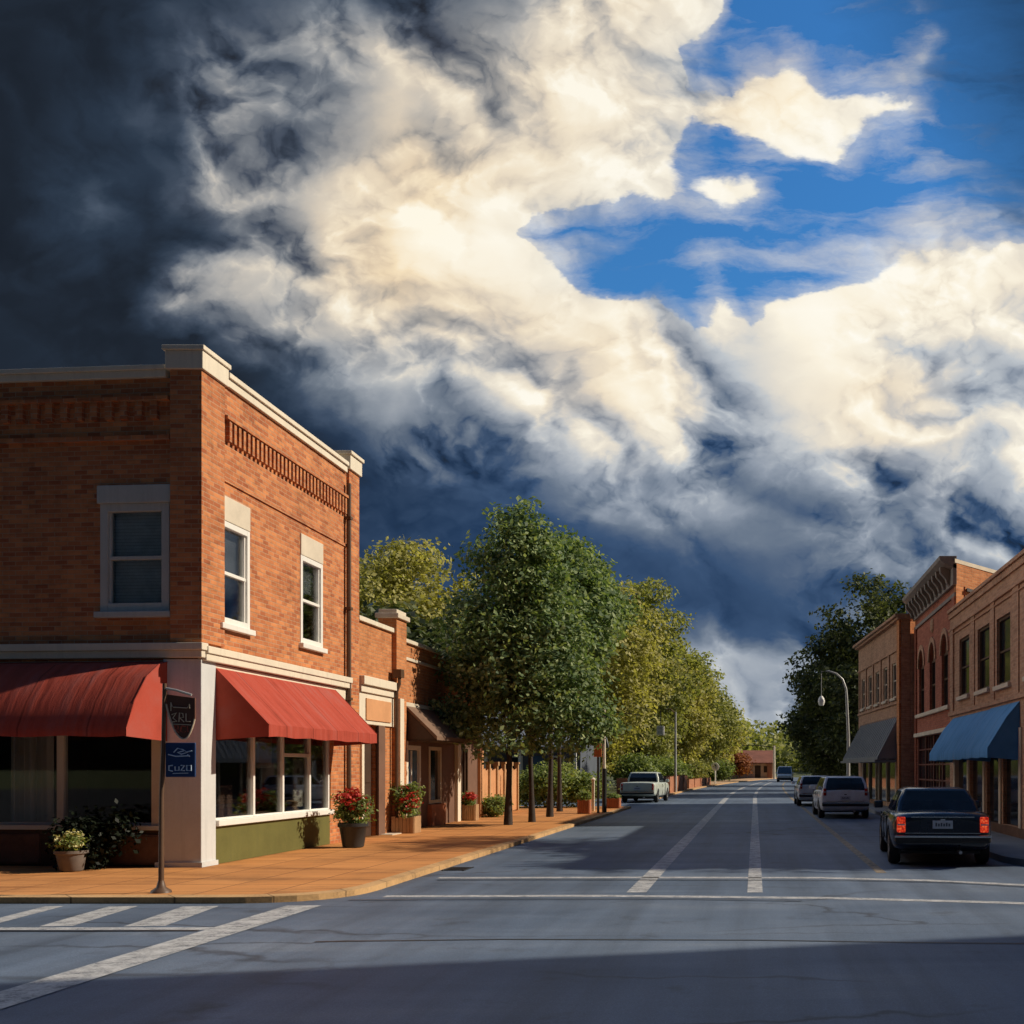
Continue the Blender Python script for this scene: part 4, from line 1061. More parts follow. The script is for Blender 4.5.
# --- middle: red brick, pressed-metal cornice
b2 = thing('brick_building', 'red brick building with a heavy bracketed cornice and three narrow arched windows', 'building', (6.2, 42.5, 0))
L2 = 8.6
wx = [(.95, 2.2), (3.45, 4.7), (5.95, 7.2)]
def arch_wall(u0, u1, z0, z1, wins, sills, spring, thick=.35):
    holes = [(a, b, sills, spring) for a, b in wins] + [(.55, 7.9, .12, 2.85)]
    mb = facade(u0, u1 - .36, z0, z1, holes + [(a, b, spring, spring + (b - a) / 2) for a, b in wins], thick)
    for a, b in wins:        # fill the spandrels around the half-round heads
        r = (b - a) / 2; c = (a + b) / 2; n = 8
        for s in (-1, 1):
            pts = [(c + s * r * math.cos(t), spring + r * math.sin(t)) for t in [math.pi / 2 * i / n for i in range(n + 1)]]
            poly = [(c + s * r, 0, spring + r)] + [(x, 0, z) for x, z in pts]
            mb.extr(poly, (0, thick, 0))
    return mb
arch_wall(0, L2, .1, 7.35, wx, 3.72, 5.45).build('wall', M['brick_red'], b2, RM)
# side wall towards the junction, on a skewed lot, catching the sun
wd = Vector((math.cos(R(50)), math.sin(R(50))))
nx_ = Vector((.0, -8.6)); px_ = nx_ + wd * 9
MB().prism([(0, -8.6), (px_.x, px_.y), (px_.x - .2, px_.y + .35), (.3, -8.235), (0, -8.235)], .1, 8.02).build('side_wall', M['brick_orange'], b2)
sc = MB().prism([(-.05, -8.68), (px_.x, px_.y - .08), (px_.x, px_.y + .5), (-.05, -8.1)], 8.02, 8.14)
sc.build('side_coping', M['stone'], b2)
MB().prism([(.4, -8.3), (px_.x - .2, px_.y + .3), (7.5, 0), (.4, 0)], 7.2, 7.3).build('roof', M['darkroof'], b2)
MB().prism([(7.5, 0), (px_.x - .3, px_.y + .3), (px_.x, px_.y + .5), (7.8, 0)], .1, 7.4).build('rear_wall', M['brick_red'], b2)
co_ = MB()
co_.box(0, L2, -.06, -.004, 7.0, 7.12); co_.box(0, L2, -.10, .02, 7.36, 8.0)
co_.extr([(0, -.06, 7.86), (0, -.34, 8.0), (0, -.5, 8.12), (0, -.52, 8.24), (0, .02, 8.24), (0, .02, 7.86)], (L2, 0, 0))
coo = co_.build('cornice', plain('grey_pressed_metal', (.25, .22, .20), .6, .2, 2.0), b2, RM, bevel=.01)
u = .12
while u < L2 - .2:
    kb = MB().extr([(u, -.10, 7.4), (u, -.19, 7.46), (u, -.24, 7.62), (u, -.40, 7.8), (u, -.42, 7.98), (u, -.1, 7.98)], (.2, 0, 0)); u += .78
    kb.build('bracket', coo.data.materials[0], coo)
for a, b in wx:
    r = (b - a) / 2; c = (a + b) / 2
    f = MB(); f.box(a, a + .07, .08, .18, 3.72, 5.45); f.box(b - .07, b, .08, .18, 3.72, 5.45); f.box(c - .03, c + .03, .1, .17, 3.72, 5.45); f.box(a + .07, b - .07, .09, .17, 4.6, 4.66)
    f.box(a + .07, b - .07, .08, .18, 5.41, 5.48)
    fo = f.build('window', M['brown_metal'], b2, RM)
    p = MB(); p.box(a + .05, b - .05, .13, .145, 3.74, 5.42); p.build('pane', M['dglass'], fo)
    h = MB(); h.extr([(c + r * .98 * math.cos(t), .12, 5.47 + r * .98 * math.sin(t)) for t in [math.pi * i / 12 for i in range(13)]], (0, .02, 0)); h.build('fan_panel', M['brown_wall'], fo)
    hd = MB(); n = 14
    for i in range(n):
        t0, t1 = math.pi * i / n, math.pi * (i + 1) / n
        hd.extr([(c + (r + .02) * math.cos(t0), -.05, 5.45 + (r + .02) * math.sin(t0)), (c + (r + .2) * math.cos(t0), -.05, 5.45 + (r + .2) * math.sin(t0)),
                 (c + (r + .2) * math.cos(t1), -.05, 5.45 + (r + .2) * math.sin(t1)), (c + (r + .02) * math.cos(t1), -.05, 5.45 + (r + .02) * math.sin(t1))], (0, .08, 0))
    hd.build('hood', M['brick_tan'], fo)
MB().box(.5, 7.6, -.1, .06, 3.58, 3.715).build('sill_course', M['stone'], b2, RM, bevel=.012)
MB().lathe([(.001, -.07), (.2, -.06), (.26, -.02), (.26, .03)], (4.1, 0, 6.68), 18, axis='X').build('medallion', M['brick_tan'], b2, RM @ T(4.1, 0, 6.68) @ Matrix.Rotation(R(90), 4, 'Z') @ T(-4.1, 0, -6.68))
MB().box(0, .42, -.06, .02, .1, 7.0).box(8.1, 8.58, -.06, .02, .1, 7.0).build('pilasters', M['brick_red'], b2, RM)
MB().box(.42, 8.1, -.14, .04, 2.86, 3.0).build('shopfront_cornice', M['stone'], b2, RM, bevel=.01)
sh = MB()
for a in (.55, 2.3, 4.1, 5.9, 7.78): sh.box(a, a + .12, .02, .14, .12, 2.85)
for a in (2.9, 3.5, 4.75, 5.35): sh.box(a, a + .04, .04, .1, .7, 2.85)
for z in (.7, 1.25, 1.8, 2.35): sh.box(.67, 7.78, .04, .1, z, z + .05)
sho = sh.build('shopfront', plain('red_brown_joinery', (.17, .06, .04), .5, .2, 2), b2, RM)
MB().box(.6, 7.8, .07, .085, .12, 2.85).build('pane', M['dglass'], sho)

# --- farther: tan brick with a standing-seam awning, turned with the street
b1 = thing('brick_building', 'farther tan brick building with a grey standing-seam awning and a row of slim windows', 'building', (5.66, 53.4, 0), 3.2)
b1.location = (5.04, 53.5, 0)
L1 = 11.0
wn = [(1.0 + 2.0 * k, 1.9 + 2.0 * k, 4.5, 5.9) for k in range(5)]
facade(0, L1, .1, 7.45, wn + [(1.2, 9.8, .3, 2.6)], .35).build('wall', M['brick_tan'], b1, RM)
MB().prism([(.36, 0), (9, 0), (9, -11.5), (.36, -L1)], .1, 6.9).build('rear_wall', M['brick_tan'], b1)
wq = Vector((.001, -L1)); we = wq + wd * .75
MB().prism([(-.09, -L1 - .02), (.62, -L1 + .36), (.5, -L1 + .7), (-.09, -L1 + .5)], .1, 7.45).build('corner_pilaster', M['brick_orange'], b1)
MB().box(-.15, L1 + .1, -.16, .5, 7.45, 7.55).box(-.25, L1 + .1, -.26, .5, 7.55, 7.66).box(0, L1, -.06, .02, 6.30, 6.38).box(0, L1, -.06, .02, 4.22, 4.32).build('cornice', M['brick_tan'], b1, RM, bevel=.012)
for w in wn: surround_window(b1, *w, frame='stone')
for k in range(6): MB().box(.45 + 2.0 * k - .12, .45 + 2.0 * k + .12, -.05, .02, 4.32, 6.3).build('pilaster', M['brick_tan'], b1, RM)
am = MB()
am.add([(.8, 0, 3.7), (10.3, 0, 3.7), (10.5, -.85, 2.12), (.6, -.85, 2.12), (.8, 0, 3.62), (10.3, 0, 3.62), (10.5, -.85, 2.02), (.6, -.85, 2.02)],
       [(0, 1, 2, 3), (7, 6, 5, 4), (3, 2, 6, 7), (0, 3, 7, 4), (1, 0, 4, 5), (2, 1, 5, 6)])
am.extr([(10.3, 0, 3.65), (10.48, -.83, 2.06), (10.4, 0, 2.06)], (.03, 0, 0)); am.extr([(.8, 0, 3.65), (.62, -.83, 2.06), (.7, 0, 2.06)], (-.03, 0, 0))
amo = am.build('awning', M['grey_metal'], b1, RM)
sm_ = MB()
for k in range(20):
    u = .85 + k * .49
    sm_.extr([(u, -.01, 3.72), (u, -.87, 2.12), (u, -.87, 2.17), (u, -.01, 3.77)], (.035, 0, 0))
smo = sm_.build('seams', M['grey_metal'], amo, RM); smo.matrix_local = Matrix.Identity(4)
MB().box(.5, 10.5, -.95, .02, 1.94, 2.03).build('fascia', M['grey_metal'], amo).matrix_local = Matrix.Identity(4)
sh = MB()
for a in (1.2, 3.0, 4.9, 5.6, 7.6, 9.68): sh.box(a, a + .14, .0, .14, .12, 2.6)
sh.box(1.2, 9.82, .01, .13, 2.5, 2.59); sh.box(1.2, 9.82, .01, .13, .12, .3)
sho = sh.build('shopfront', M['stone'], b1, RM)
MB().box(1.25, 9.75, .08, .1, .3, 2.6).build('pane', M['dglass'], sho).matrix_local = Matrix.Identity(4)
for o in list(sho.children): o.matrix_local = Matrix.Identity(4)


# --- the tall brick block across the junction, whose shade falls over the crossing
se = thing('brick_building', 'tall red brick block standing on the opposite corner of the junction', 'building', (8.4, 10.5, 0), 16)
wn = [(1.2 + 2.6 * k, 2.5 + 2.6 * k, z, z + 1.9) for k in range(5) for z in (4.4, 7.6, 10.4)]
SEH = 13.6
facade(0, 16, 0, SEH, wn + [(1, 15, .4, 3.2)], .3).build('wall', M['brick_red'], se, Rz(180) @ T(-16, 0, 0))
facade(0, 22, 0, SEH, wn + [(1, 15, .4, 3.2)], .3).build('wall', M['brick_red'], se, T(0, 0, 0) @ Rz(-90))
bx = MB(); bx.box(15.7, 16, -22, -.3, 0, SEH); bx.box(.3, 15.7, -22, -21.7, 0, SEH); bx.box(.3, 15.7, -21.7, -.3, SEH - .6, SEH - .5)
bx.build('rear_wall', M['brick_red'], se)
MB().box(-.15, 16.1, -22.1, .15, SEH, SEH + .25).build('coping', M['stone'], se)
for mx in (Rz(180) @ T(-16, 0, 0), Rz(-90)):
    q = MB()
    for w in wn + [(1, 15, .4, 3.2)]: q.box(w[0], w[1], .15, .18, w[2], w[3])
    q.build('panes', M['dglass'], se, mx)
# ------------------------------------------------------------------ foliage
def fbm3(p, f):
    return mnoise.noise(Vector(p) * f)

def leaf_cloud(blobs, n_twig, per, size, seed, spread=.22, shell=.5, gap=-.25, gapf=.9, droop=0.0, ratio=.62):
    """leaf faces gathered on twigs through the volume of a set of ellipsoids"""
    rg = np.random.default_rng(seed)
    w = np.array([(b[3] * b[4] * b[5]) ** .72 for b in blobs]); w /= w.sum()
    idx = rg.choice(len(blobs), n_twig, p=w)
    B = np.array(blobs, float)[idx]
    d = rg.normal(size=(n_twig, 3)); d /= np.linalg.norm(d, axis=1, keepdims=True)
    rr = shell + (1.06 - shell) * rg.random(n_twig) ** .6
    ct = B[:, :3] + d * rr[:, None] * B[:, 3:6]
    keep = np.array([fbm3(c + seed * 3.1, gapf) > gap for c in ct])
    ct, d = ct[keep], d[keep]
    n = len(ct) * per
    c = np.repeat(ct, per, 0) + rg.normal(size=(n, 3)) * spread * np.array([1.15, 1.15, .5])
    out = np.repeat(d, per, 0)
    nrm = out * .55 + np.array([0, 0, .55]) + rg.normal(size=(n, 3)) * .55
    nrm /= np.linalg.norm(nrm, axis=1, keepdims=True)
    t = rg.normal(size=(n, 3)) + out * .5 + np.array([0, 0, -droop]); t -= nrm * (t * nrm).sum(1, keepdims=True)
    t /= np.linalg.norm(t, axis=1, keepdims=True)
    s = np.cross(nrm, t)
    L = size * (.65 + .7 * rg.random(n))[:, None]; W = L * ratio * .5
    v = np.empty((n, 4, 3))
    v[:, 0] = c - t * L * .5
    v[:, 1] = c + s * W - nrm * L * .08 + t * L * .05
    v[:, 2] = c + t * L * .5 - nrm * L * .1
    v[:, 3] = c - s * W - nrm * L * .08 + t * L * .05
    return v.reshape(-1, 3)

def leaves(name, V, mat, parent):
    n = len(V) // 4
    me = bpy.data.meshes.new(name)
    me.vertices.add(len(V)); me.vertices.foreach_set('co', np.ascontiguousarray(V, dtype=np.float32).ravel())
    me.loops.add(len(V)); me.loops.foreach_set('vertex_index', np.arange(len(V), dtype=np.int32))
    me.polygons.add(n); me.polygons.foreach_set('loop_start', np.arange(0, len(V), 4, dtype=np.int32))
    try: me.polygons.foreach_set('loop_total', np.full(n, 4, dtype=np.int32))
    except Exception: pass
    me.update(calc_edges=True)
    me.materials.append(mat)
    o = bpy.data.objects.new(name, me); COL.objects.link(o)
    if parent: o.parent = parent
    return o

M['leaf_maple'] = leaf_mat('maple_leaves', [(.05, .092, .045), (.145, .215, .095), (.36, .42, .19)], .34)
M['leaf_yellow'] = leaf_mat('yellow_green_leaves', [(.15, .16, .05), (.36, .34, .11), (.55, .50, .20)], .42)
M['leaf_olive'] = leaf_mat('olive_leaves', [(.11, .135, .05), (.25, .27, .09), (.43, .42, .16)], .4)
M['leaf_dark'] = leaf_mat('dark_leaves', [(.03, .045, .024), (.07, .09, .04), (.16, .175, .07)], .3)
M['leaf_bush'] = leaf_mat('bush_leaves', [(.09, .13, .045), (.19, .25, .08), (.33, .38, .14)], .38)
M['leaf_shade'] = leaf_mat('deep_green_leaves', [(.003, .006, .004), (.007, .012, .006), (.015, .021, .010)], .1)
M['red_petals'] = leaf_mat('red_petals', [(.30, .02, .02), (.52, .045, .04), (.65, .13, .09)], .25)
M['pale_petals'] = leaf_mat('pale_petals', [(.45, .40, .16), (.62, .56, .28), (.75, .70, .42)], .3)
M['orange_leaf'] = leaf_mat('rusty_leaves', [(.16, .05, .02), (.30, .10, .04), (.38, .17, .07)], .3)
M['bark'] = plain('bark', (.045, .034, .028), .9, .35, 6.0, bmp=.7, fine=22)
M['bark_pale'] = plain('pale_bark', (.22, .19, .15), .85, .3, 5.0, bmp=.6, fine=22)

def trunk_mesh(h, r, blobs, seed, limbs=7, bark='bark'):
    rg = random.Random(seed)
    mb = MB()
    lean = (rg.uniform(-.1, .1), rg.uniform(-.1, .1))
    top = max(b[2] for b in blobs)
    pts = []
    for i in range(9):
        t = i / 8
        pts.append((lean[0] * t * h * .3 + .03 * math.sin(5 * t + seed), lean[1] * t * h * .3 + .03 * math.cos(4 * t + seed), t * (h + (top - h) * .75)))
    rad = [r * (1.45 if i == 0 else 1.0) * (1 - .85 * (i / 8)) + .01 for i in range(9)]
    mb.tube(pts, rad, 9)
    for k in range(limbs):
        b = blobs[k % len(blobs)]
        z0 = h * rg.uniform(.8, 1.15)
        a = Vector((pts[3][0], pts[3][1], z0)); e = Vector(b[:3]) + Vector((rg.uniform(-.4, .4) * b[3], rg.uniform(-.4, .4) * b[4], rg.uniform(-.2, .5) * b[5]))
        m1 = a.lerp(e, .35) + Vector((0, 0, .12 * (e - a).length)); m2 = a.lerp(e, .7) + Vector((0, 0, .08 * (e - a).length))
        mb.tube([a, m1, m2, e], [r * .5, r * .36, r * .22, r * .06], 6)
    return mb

def crown_blobs(cx, cy, z0, z1, rad, n, seed, shape='egg'):
    rg = random.Random(seed); out = []
    for i in range(n):
        t = (i + .5) / n
        z = z0 + (z1 - z0) * t
        if shape == 'egg': prof = math.sin(math.pi * min(1, (t * .86 + .16))) ** .75
        elif shape == 'cone': prof = max(.16, (1 - t) ** .75 * 1.05) if t > .12 else .8
        else: prof = math.sqrt(max(.12, 1 - (2 * t - 1) ** 2))
        R_ = rad * prof
        a = i * 2.4 + rg.uniform(-.4, .4)
        k = R_ * rg.uniform(.42, .72)
        br = max(.3 * rad, R_ * rg.uniform(.42, .66))
        out.append((cx + math.cos(a) * k, cy + math.sin(a) * k, z, br, br, br * rg.uniform(.6, .85)))
    return out

def make_tree(name, label, x, y, blobs, trunk_h, trunk_r, leaf, n_twig, per, size, seed, group=None, spread=.22, shell=.5, gap=-.25, gapf=.9, bark='bark', limbs=7, droop=0, z=0.0, cat='tree'):
    t = thing(name, label, cat, (x, y, z), 0, group)
    trunk_mesh(trunk_h, trunk_r, blobs, seed, limbs).build('trunk', M[bark], t, smooth=True)
    leaves('crown', leaf_cloud(blobs, n_twig, per, size, seed, spread, shell, gap, gapf, droop), M[leaf], t)
    return t

# street maples along the kerb
bl = crown_blobs(.25, 0, 3.0, 8.2, 2.7, 22, 5, 'cone')
bl = [(a, b * .7, c, d, e * .85, f) for a, b, c, d, e, f in bl]
bl += [(-1.3, .1, 2.9, 1.0, 1.1, .6), (-1.75, -.2, 3.3, .7, .8, .45), (1.9, .2, 2.9, 1.1, 1.1, .7), (.3, -.9, 2.4, 1.2, .9, .5), (.25, 0, 9.15, .42, .42, .5), (.3, .1, 8.5, .75, .75, .7), (.2, -.2, 7.6, 1.25, 1.1, .9), (.9, -.3, 5.2, 1.3, 1.2, .9), (-.6, -.3, 5.6, 1.3, 1.2, .9)]
make_tree('maple_tree', 'big dense green maple at the kerb before the low shops, nearest of the street maples', -7.0, 31.3, bl, 2.2, .085, 'leaf_maple', 3000, 19, .145, 5, 'maples along the kerb', spread=.20, shell=.5, gap=-.10, gapf=1.35, limbs=14, z=.08)
bl = crown_blobs(.0, 0, 3.3, 7.6, 1.7, 16, 8, 'egg')
make_tree('maple_tree', 'slim-trunked maple directly behind the big one, mostly hidden by its crown', -6.72, 33.0, bl, 2.2, .075, 'leaf_maple', 1500, 12, .17, 8, 'maples along the kerb', gap=-.2, gapf=1.0, limbs=9, z=.08)
bl = crown_blobs(.3, 0, 5.2, 9.0, 2.05, 18, 12, 'egg')
make_tree('maple_tree', 'lighter maple showing its crown beside the big one, third along the kerb', -6.8, 36.5, bl, 3.9, .085, 'leaf_maple', 1900, 12, .18, 12, 'maples along the kerb', gap=-.2, gapf=1.0, limbs=9, z=.08)
bl = crown_blobs(.3, 0, 5.7, 10.0, 2.05, 18, 15, 'egg')
make_tree('maple_tree', 'tall maple just before the orange sign, last of the street maples', -7.3, 41.0, bl, 4.2, .08, 'leaf_maple', 2100, 12, .19, 15, 'maples along the kerb', gap=-.2, gapf=.9, limbs=9, z=.08)

# the row of yellow-green trees along the bend
def big_tree(label, x, y, h, rad, leaf, seed, n=1700, size=.42, group='trees lining the bend', z0=2.2, shape='round', per=9, name='leafy_tree', gap=-.14, nb=17):
    b = crown_blobs(0, 0, z0, h - rad * .28, rad, nb, seed, shape)
    return make_tree(name, label, x, y, b, z0 + .5, .26, leaf, n, per, size, seed, group, spread=size * 1.05, shell=.55, gap=gap, gapf=.45, limbs=8)
big_tree('rounded yellow-green tree rising behind the street maples and orange sign', -11.0, 76, 15.4, 5.4, 'leaf_yellow', 31, 4200, .30)
big_tree('tall olive tree behind the red timber fence, highest of the bend row', -9.6, 92, 18.2, 5.0, 'leaf_olive', 32, 3800, .33)
big_tree('yellow rounded tree past the red timber fence, lower than the tall olive one', -8.8, 112, 14.8, 4.6, 'leaf_yellow', 33, 3200, .36)
big_tree('green-olive tree overhanging the road where it bends', -7.8, 134, 16.8, 5.2, 'leaf_olive', 34, 2800, .4)
big_tree('yellowish tree beside the red-roofed house at the bend', -6.9, 160, 12.8, 5.0, 'leaf_yellow', 35, 1800, .55)
big_tree('green tree farthest along the row at the bend, dark behind the rest', -14.0, 100, 17.0, 6.4, 'leaf_dark', 36, 2000, .5)
big_tree('dark green tree filling the gap behind the yellow trees', -17.5, 84, 14.0, 6.2, 'leaf_dark', 37, 2000, .5)
big_tree('dusky tree standing behind the grey house', -16.5, 74, 11.5, 5.4, 'leaf_dark', 41, 1800, .45)
# behind the low shops
big_tree('yellow-topped tree rising behind the low brick shop', -18.7, 58, 14.5, 4.8, 'leaf_yellow', 38, 3600, .27, 'trees behind the low shops', z0=3)
big_tree('dark green tree rising behind the brown shop parapet', -16.8, 50, 9.6, 3.9, 'leaf_dark', 39, 1900, .38, 'trees behind the low shops', z0=2.5)
big_tree('olive tree half hidden between the corner building and the big maple', -22.5, 62, 13.0, 3.8, 'leaf_olive', 40, 1600, .4, 'trees behind the low shops', z0=3)
# across the street
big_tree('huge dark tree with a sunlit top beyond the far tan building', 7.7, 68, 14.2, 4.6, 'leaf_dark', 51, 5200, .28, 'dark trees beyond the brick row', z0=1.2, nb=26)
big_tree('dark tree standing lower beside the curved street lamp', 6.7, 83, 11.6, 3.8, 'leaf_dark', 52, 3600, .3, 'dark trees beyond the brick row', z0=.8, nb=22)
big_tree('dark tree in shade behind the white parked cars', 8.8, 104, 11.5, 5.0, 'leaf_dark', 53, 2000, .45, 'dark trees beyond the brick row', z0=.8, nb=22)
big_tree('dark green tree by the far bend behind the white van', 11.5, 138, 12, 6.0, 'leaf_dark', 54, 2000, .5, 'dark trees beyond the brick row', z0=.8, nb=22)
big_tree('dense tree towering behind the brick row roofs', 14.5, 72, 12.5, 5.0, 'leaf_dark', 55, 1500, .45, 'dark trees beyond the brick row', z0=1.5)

# unseen trees added behind the near brick row to cast ragged street shade
big_tree('unseen leafy tree added for its shade behind the blue-awning building', 12.9, 26.8, 15.4, 2.9, 'leaf_olive', 56, 1100, .3, 'shade trees added behind the brick row', z0=4)
big_tree('unseen taller tree added for its shade behind the blue-awning building roof', 13.4, 22.6, 12.4, 2.3, 'leaf_olive', 57, 700, .3, 'shade trees added behind the brick row', z0=5)

# wooded hills closing the view
hv = []; rg = random.Random(4)
fw = MB()
bl = []
for i in range(150):
    x = rg.uniform(-95, 150); y = rg.uniform(215, 330)
    base = (y - 215) * .035
    h = 8.5 + 4.5 * fbm3((x * .02, y * .02, 1), 1.0) + base + (3.2 if x < 0 else 0) + max(0, (x - 12)) * .03
    r = rg.uniform(4, 6.5)
    bl.append((x, y, max(2, h - r * .8), r, r, r * .85)); bl.append((x, y, max(2, h - r * 1.9), r * 1.1, r * 1.1, r)); 
wood = leaves('far_woods', leaf_cloud(bl, 15000, 6, 1.5, 77, 1.4, .5, -.7, .15), M['leaf_olive'], None)
tag(wood, kind='stuff', label='distant wooded rise closing the end of the street')
hl = MB(); n = 40; vs_ = []
for i in range(n + 1):
    x = -260 + 560 * i / n
    vs_ += [(x, 205, -.5), (x, 300, 4.5 + 3 * fbm3((x * .015, 0, 0), 1)), (x, 620, 9 + 6 * fbm3((x * .01, 3, 0), 1)), (x, 900, -5)]
fs = []
for i in range(n):
    for k in range(3): fs.append((4 * i + k, 4 * i + 4 + k, 4 * i + 5 + k, 4 * i + 1 + k))
hl.add(vs_, fs)
struct('hills', hl, M['grass'], smooth=True)

# ------------------------------------------------------------------ bushes and planters
def bush(label, x, y, rx, ry, h, leaf, n, size, seed, name='bush', group=None, z=.02):
    t = thing(name, label, 'bush', (x, y, z), 0, group)
    rg = random.Random(seed)
    b = [(rg.uniform(-.5, .5) * rx, rg.uniform(-.5, .5) * ry, h * rg.uniform(.35, .68), rx * .62, ry * .62, h * .36) for _ in range(7)]
    leaves('foliage', leaf_cloud(b, n, 9, size, seed, size * 1.1, .4, -.6, .8), M[leaf], t)
    mb = MB()
    for k in range(5):
        mb.tube([(rg.uniform(-.1, .1), rg.uniform(-.1, .1), 0), (rg.uniform(-.3, .3) * rx, rg.uniform(-.3, .3) * ry, h * .3), (rg.uniform(-.6, .6) * rx, rg.uniform(-.6, .6) * ry, h * .6)], [.03, .022, .008], 5)
    mb.build('stems', M['bark'], t)
    return t
bush('low round bush on the paving beside the timber yard fence', -8.75, 36.6, .5, .6, .85, 'leaf_bush', 260, .09, 60)
bush('dark bush between the maple trunks, nearest of the hedge bushes', -10.3, 46.2, .9, 1, 1.6, 'leaf_bush', 420, .13, 61, group='hedge bushes behind the maples')
bush('broad light green bush at the driveway, behind the maple trunks', -8.6, 45.2, 1.3, 1.1, 1.9, 'leaf_bush', 560, .13, 62, group='hedge bushes behind the maples')
bush('bright green bush beside the pole with the orange sign', -7.0, 45.6, .75, .8, 1.5, 'leaf_bush', 380, .12, 63, group='hedge bushes behind the maples')
bush('tall yellowish bush behind the orange sign pole', -9.6, 52, 1.5, 1.3, 1.9, 'leaf_olive', 480, .15, 64, group='hedge bushes behind the maples')
bush('light green shrub above the red timber fence near the parked pickup', -7.6, 72, 1.5, 1.5, 2.7, 'leaf_bush', 560, .2, 65, group='shrubs behind the red fence')
bush('pale shrub behind the red fence next to the lamp pole', -7.4, 84, 2.0, 1.8, 2.6, 'leaf_bush', 560, .22, 66, group='shrubs behind the red fence')
bush('rounded shrub past the lamp pole behind the low red fence', -7.2, 98, 2.0, 1.8, 2.8, 'leaf_bush', 520, .24, 67, group='shrubs behind the red fence')
bush('green shrub beside the white arrow sign', -6.6, 112, 1.9, 1.8, 2.6, 'leaf_olive', 480, .26, 68, group='shrubs behind the red fence')
bush('rusty autumn bush half covering the red-roofed house', -2.9, 171, 2.0, 1.6, 4.6, 'orange_leaf', 420, .34, 72)
bush('shrub at the bend before the red-roofed house', -4.9, 140, 2.2, 2.0, 2.6, 'leaf_bush', 420, .3, 69, group='shrubs behind the red fence')

def planter(label, x, y, kind, potm, pr, ph, flower=None, fl_h=.5, fl_r=.35, leaf='leaf_bush', seed=1, n=140, z=.08, flower_n=90, name='flower_pot', size=.06):
    t = thing(name, label, 'flower pot', (x, y, z))
    pm = MB()
    if kind == 'round':
        pm.lathe([(pr * .62, 0), (pr * .72, .02), (pr * .92, ph * .8), (pr * 1.04, ph * .86), (pr * 1.04, ph), (pr * .94, ph), (pr * .9, ph * .86)], n=22)
        po = pm.build('pot', M[potm], t, smooth=True)
    else:
        k = 6
        for s in (-1, 1):
            for j in range(k):
                u0 = -pr + 2 * pr * j / k
                pm.box(u0 + .004, u0 + 2 * pr / k - .004, s * pr - .02, s * pr + .02, 0, ph - .015 * ((j * 5) % 3))
                pm.box(s * pr - .02, s * pr + .02, u0 + .004, u0 + 2 * pr / k - .004, 0, ph - .015 * ((j * 3) % 3))
        pm.box(-pr, pr, -pr, pr, .02, .05)
        po = pm.build('pot', M[potm], t, bevel=.004)
    MB().lathe([(pr * .9, ph * .82), (pr * .5, ph * .9), (.01, ph * .92)], n=16).build('soil', M['soil'], t)
    rg = random.Random(seed)
    b = [(rg.uniform(-.5, .5) * fl_r, rg.uniform(-.5, .5) * fl_r, ph + fl_h * rg.uniform(.15, .62), fl_r * .6, fl_r * .6, fl_h * .32) for _ in range(6)]
    leaves('foliage', leaf_cloud(b, n, 8, size * 1.25, seed, .05, .25, -.9, 2), M[leaf], t)
    if flower:
        bb = [(rg.uniform(-.45, .55) * fl_r, rg.uniform(-.75, .1) * fl_r, ph + fl_h * rg.uniform(.3, .75), fl_r * .42, fl_r * .42, fl_h * .22) for _ in range(5)]
        leaves('blossoms', leaf_cloud(bb, flower_n, 7, size, seed + 9, .035, .5, -.9, 2, ratio=.9), M[flower], t)
    return t
planter('dark glazed pot of red flowers against the green bulkhead of the corner shop', -8.2, 22.45, 'round', 'darkpot', .29, .5, 'red_petals', .78, .44, seed=3, n=230, flower_n=110)
planter('wooden tub overflowing with red flowers and tall greenery at the blue door', -8.72, 27.5, 'box', 'wood', .27, .42, 'red_petals', .95, .36, seed=5, n=260, flower_n=90)
planter('small wooden tub of red flowers beside the brown shop window', -8.8, 34.0, 'box', 'wood', .2, .5, 'red_petals', .42, .26, seed=7, n=110, flower_n=110)
planter('grey stone pot with pale yellow flowers under the shaded shop window', -10.72, 17.25, 'round', 'greypot', .23, .33, 'pale_petals', .36, .24, 'leaf_bush', 9, 110, flower_n=70, size=.045)
bush('dark shrub in deep shade behind the pale-flowered stone pot', -10.6, 17.62, .55, .22, 1.0, 'leaf_shade', 330, .09, 71, z=.06)
planter('terracotta box with clipped greenery, nearer of the two at the orange sign', -6.05, 39.0, 'box', 'terracotta', .2, .5, None, .35, .24, seed=21, n=90)
planter('terracotta box beside the dark sign pole, nearest the driveway', -5.75, 44.5, 'box', 'terracotta', .28, .42, None, .2, .26, seed=22, n=70)
# ------------------------------------------------------------------ sign post on the corner
sp_ = thing('sign_post', 'thin brown sign post at the corner kerb holding a brown shield and blue panel', 'sign post', (-7.72, 14.3, .08))
MB().tube([(0, 0, 0), (.005, 0, 1.2), (.03, 0, 1.9), (.045, 0, 2.72)], [.036, .03, .027, .026], 10).build('pole', M['brown_metal'], sp_, smooth=True)
MB().lathe([(.13, 0), (.12, .03), (.06, .07), (.036, .16)], n=16).build('base', M['brown_metal'], sp_, smooth=True)
MB().tube([(.045, 0, 2.66), (.2, -.01, 2.63), (.40, -.01, 2.57)], .016, 8).build('bracket', M['steel'], sp_, smooth=True)
sh = []
for i in range(25):      # shield: flat top, curved to a rounded foot
    t = i / 24
    sh.append((.07 + .37 * t, 0, 2.00 + .30 * abs(2 * t - 1.25) ** 2.2 * (.9 if t < .62 else 1.6)))
poly = [(.07, 0, 2.58), (.44, 0, 2.53)] + [(x, 0, z) for x, _, z in reversed(sh)]
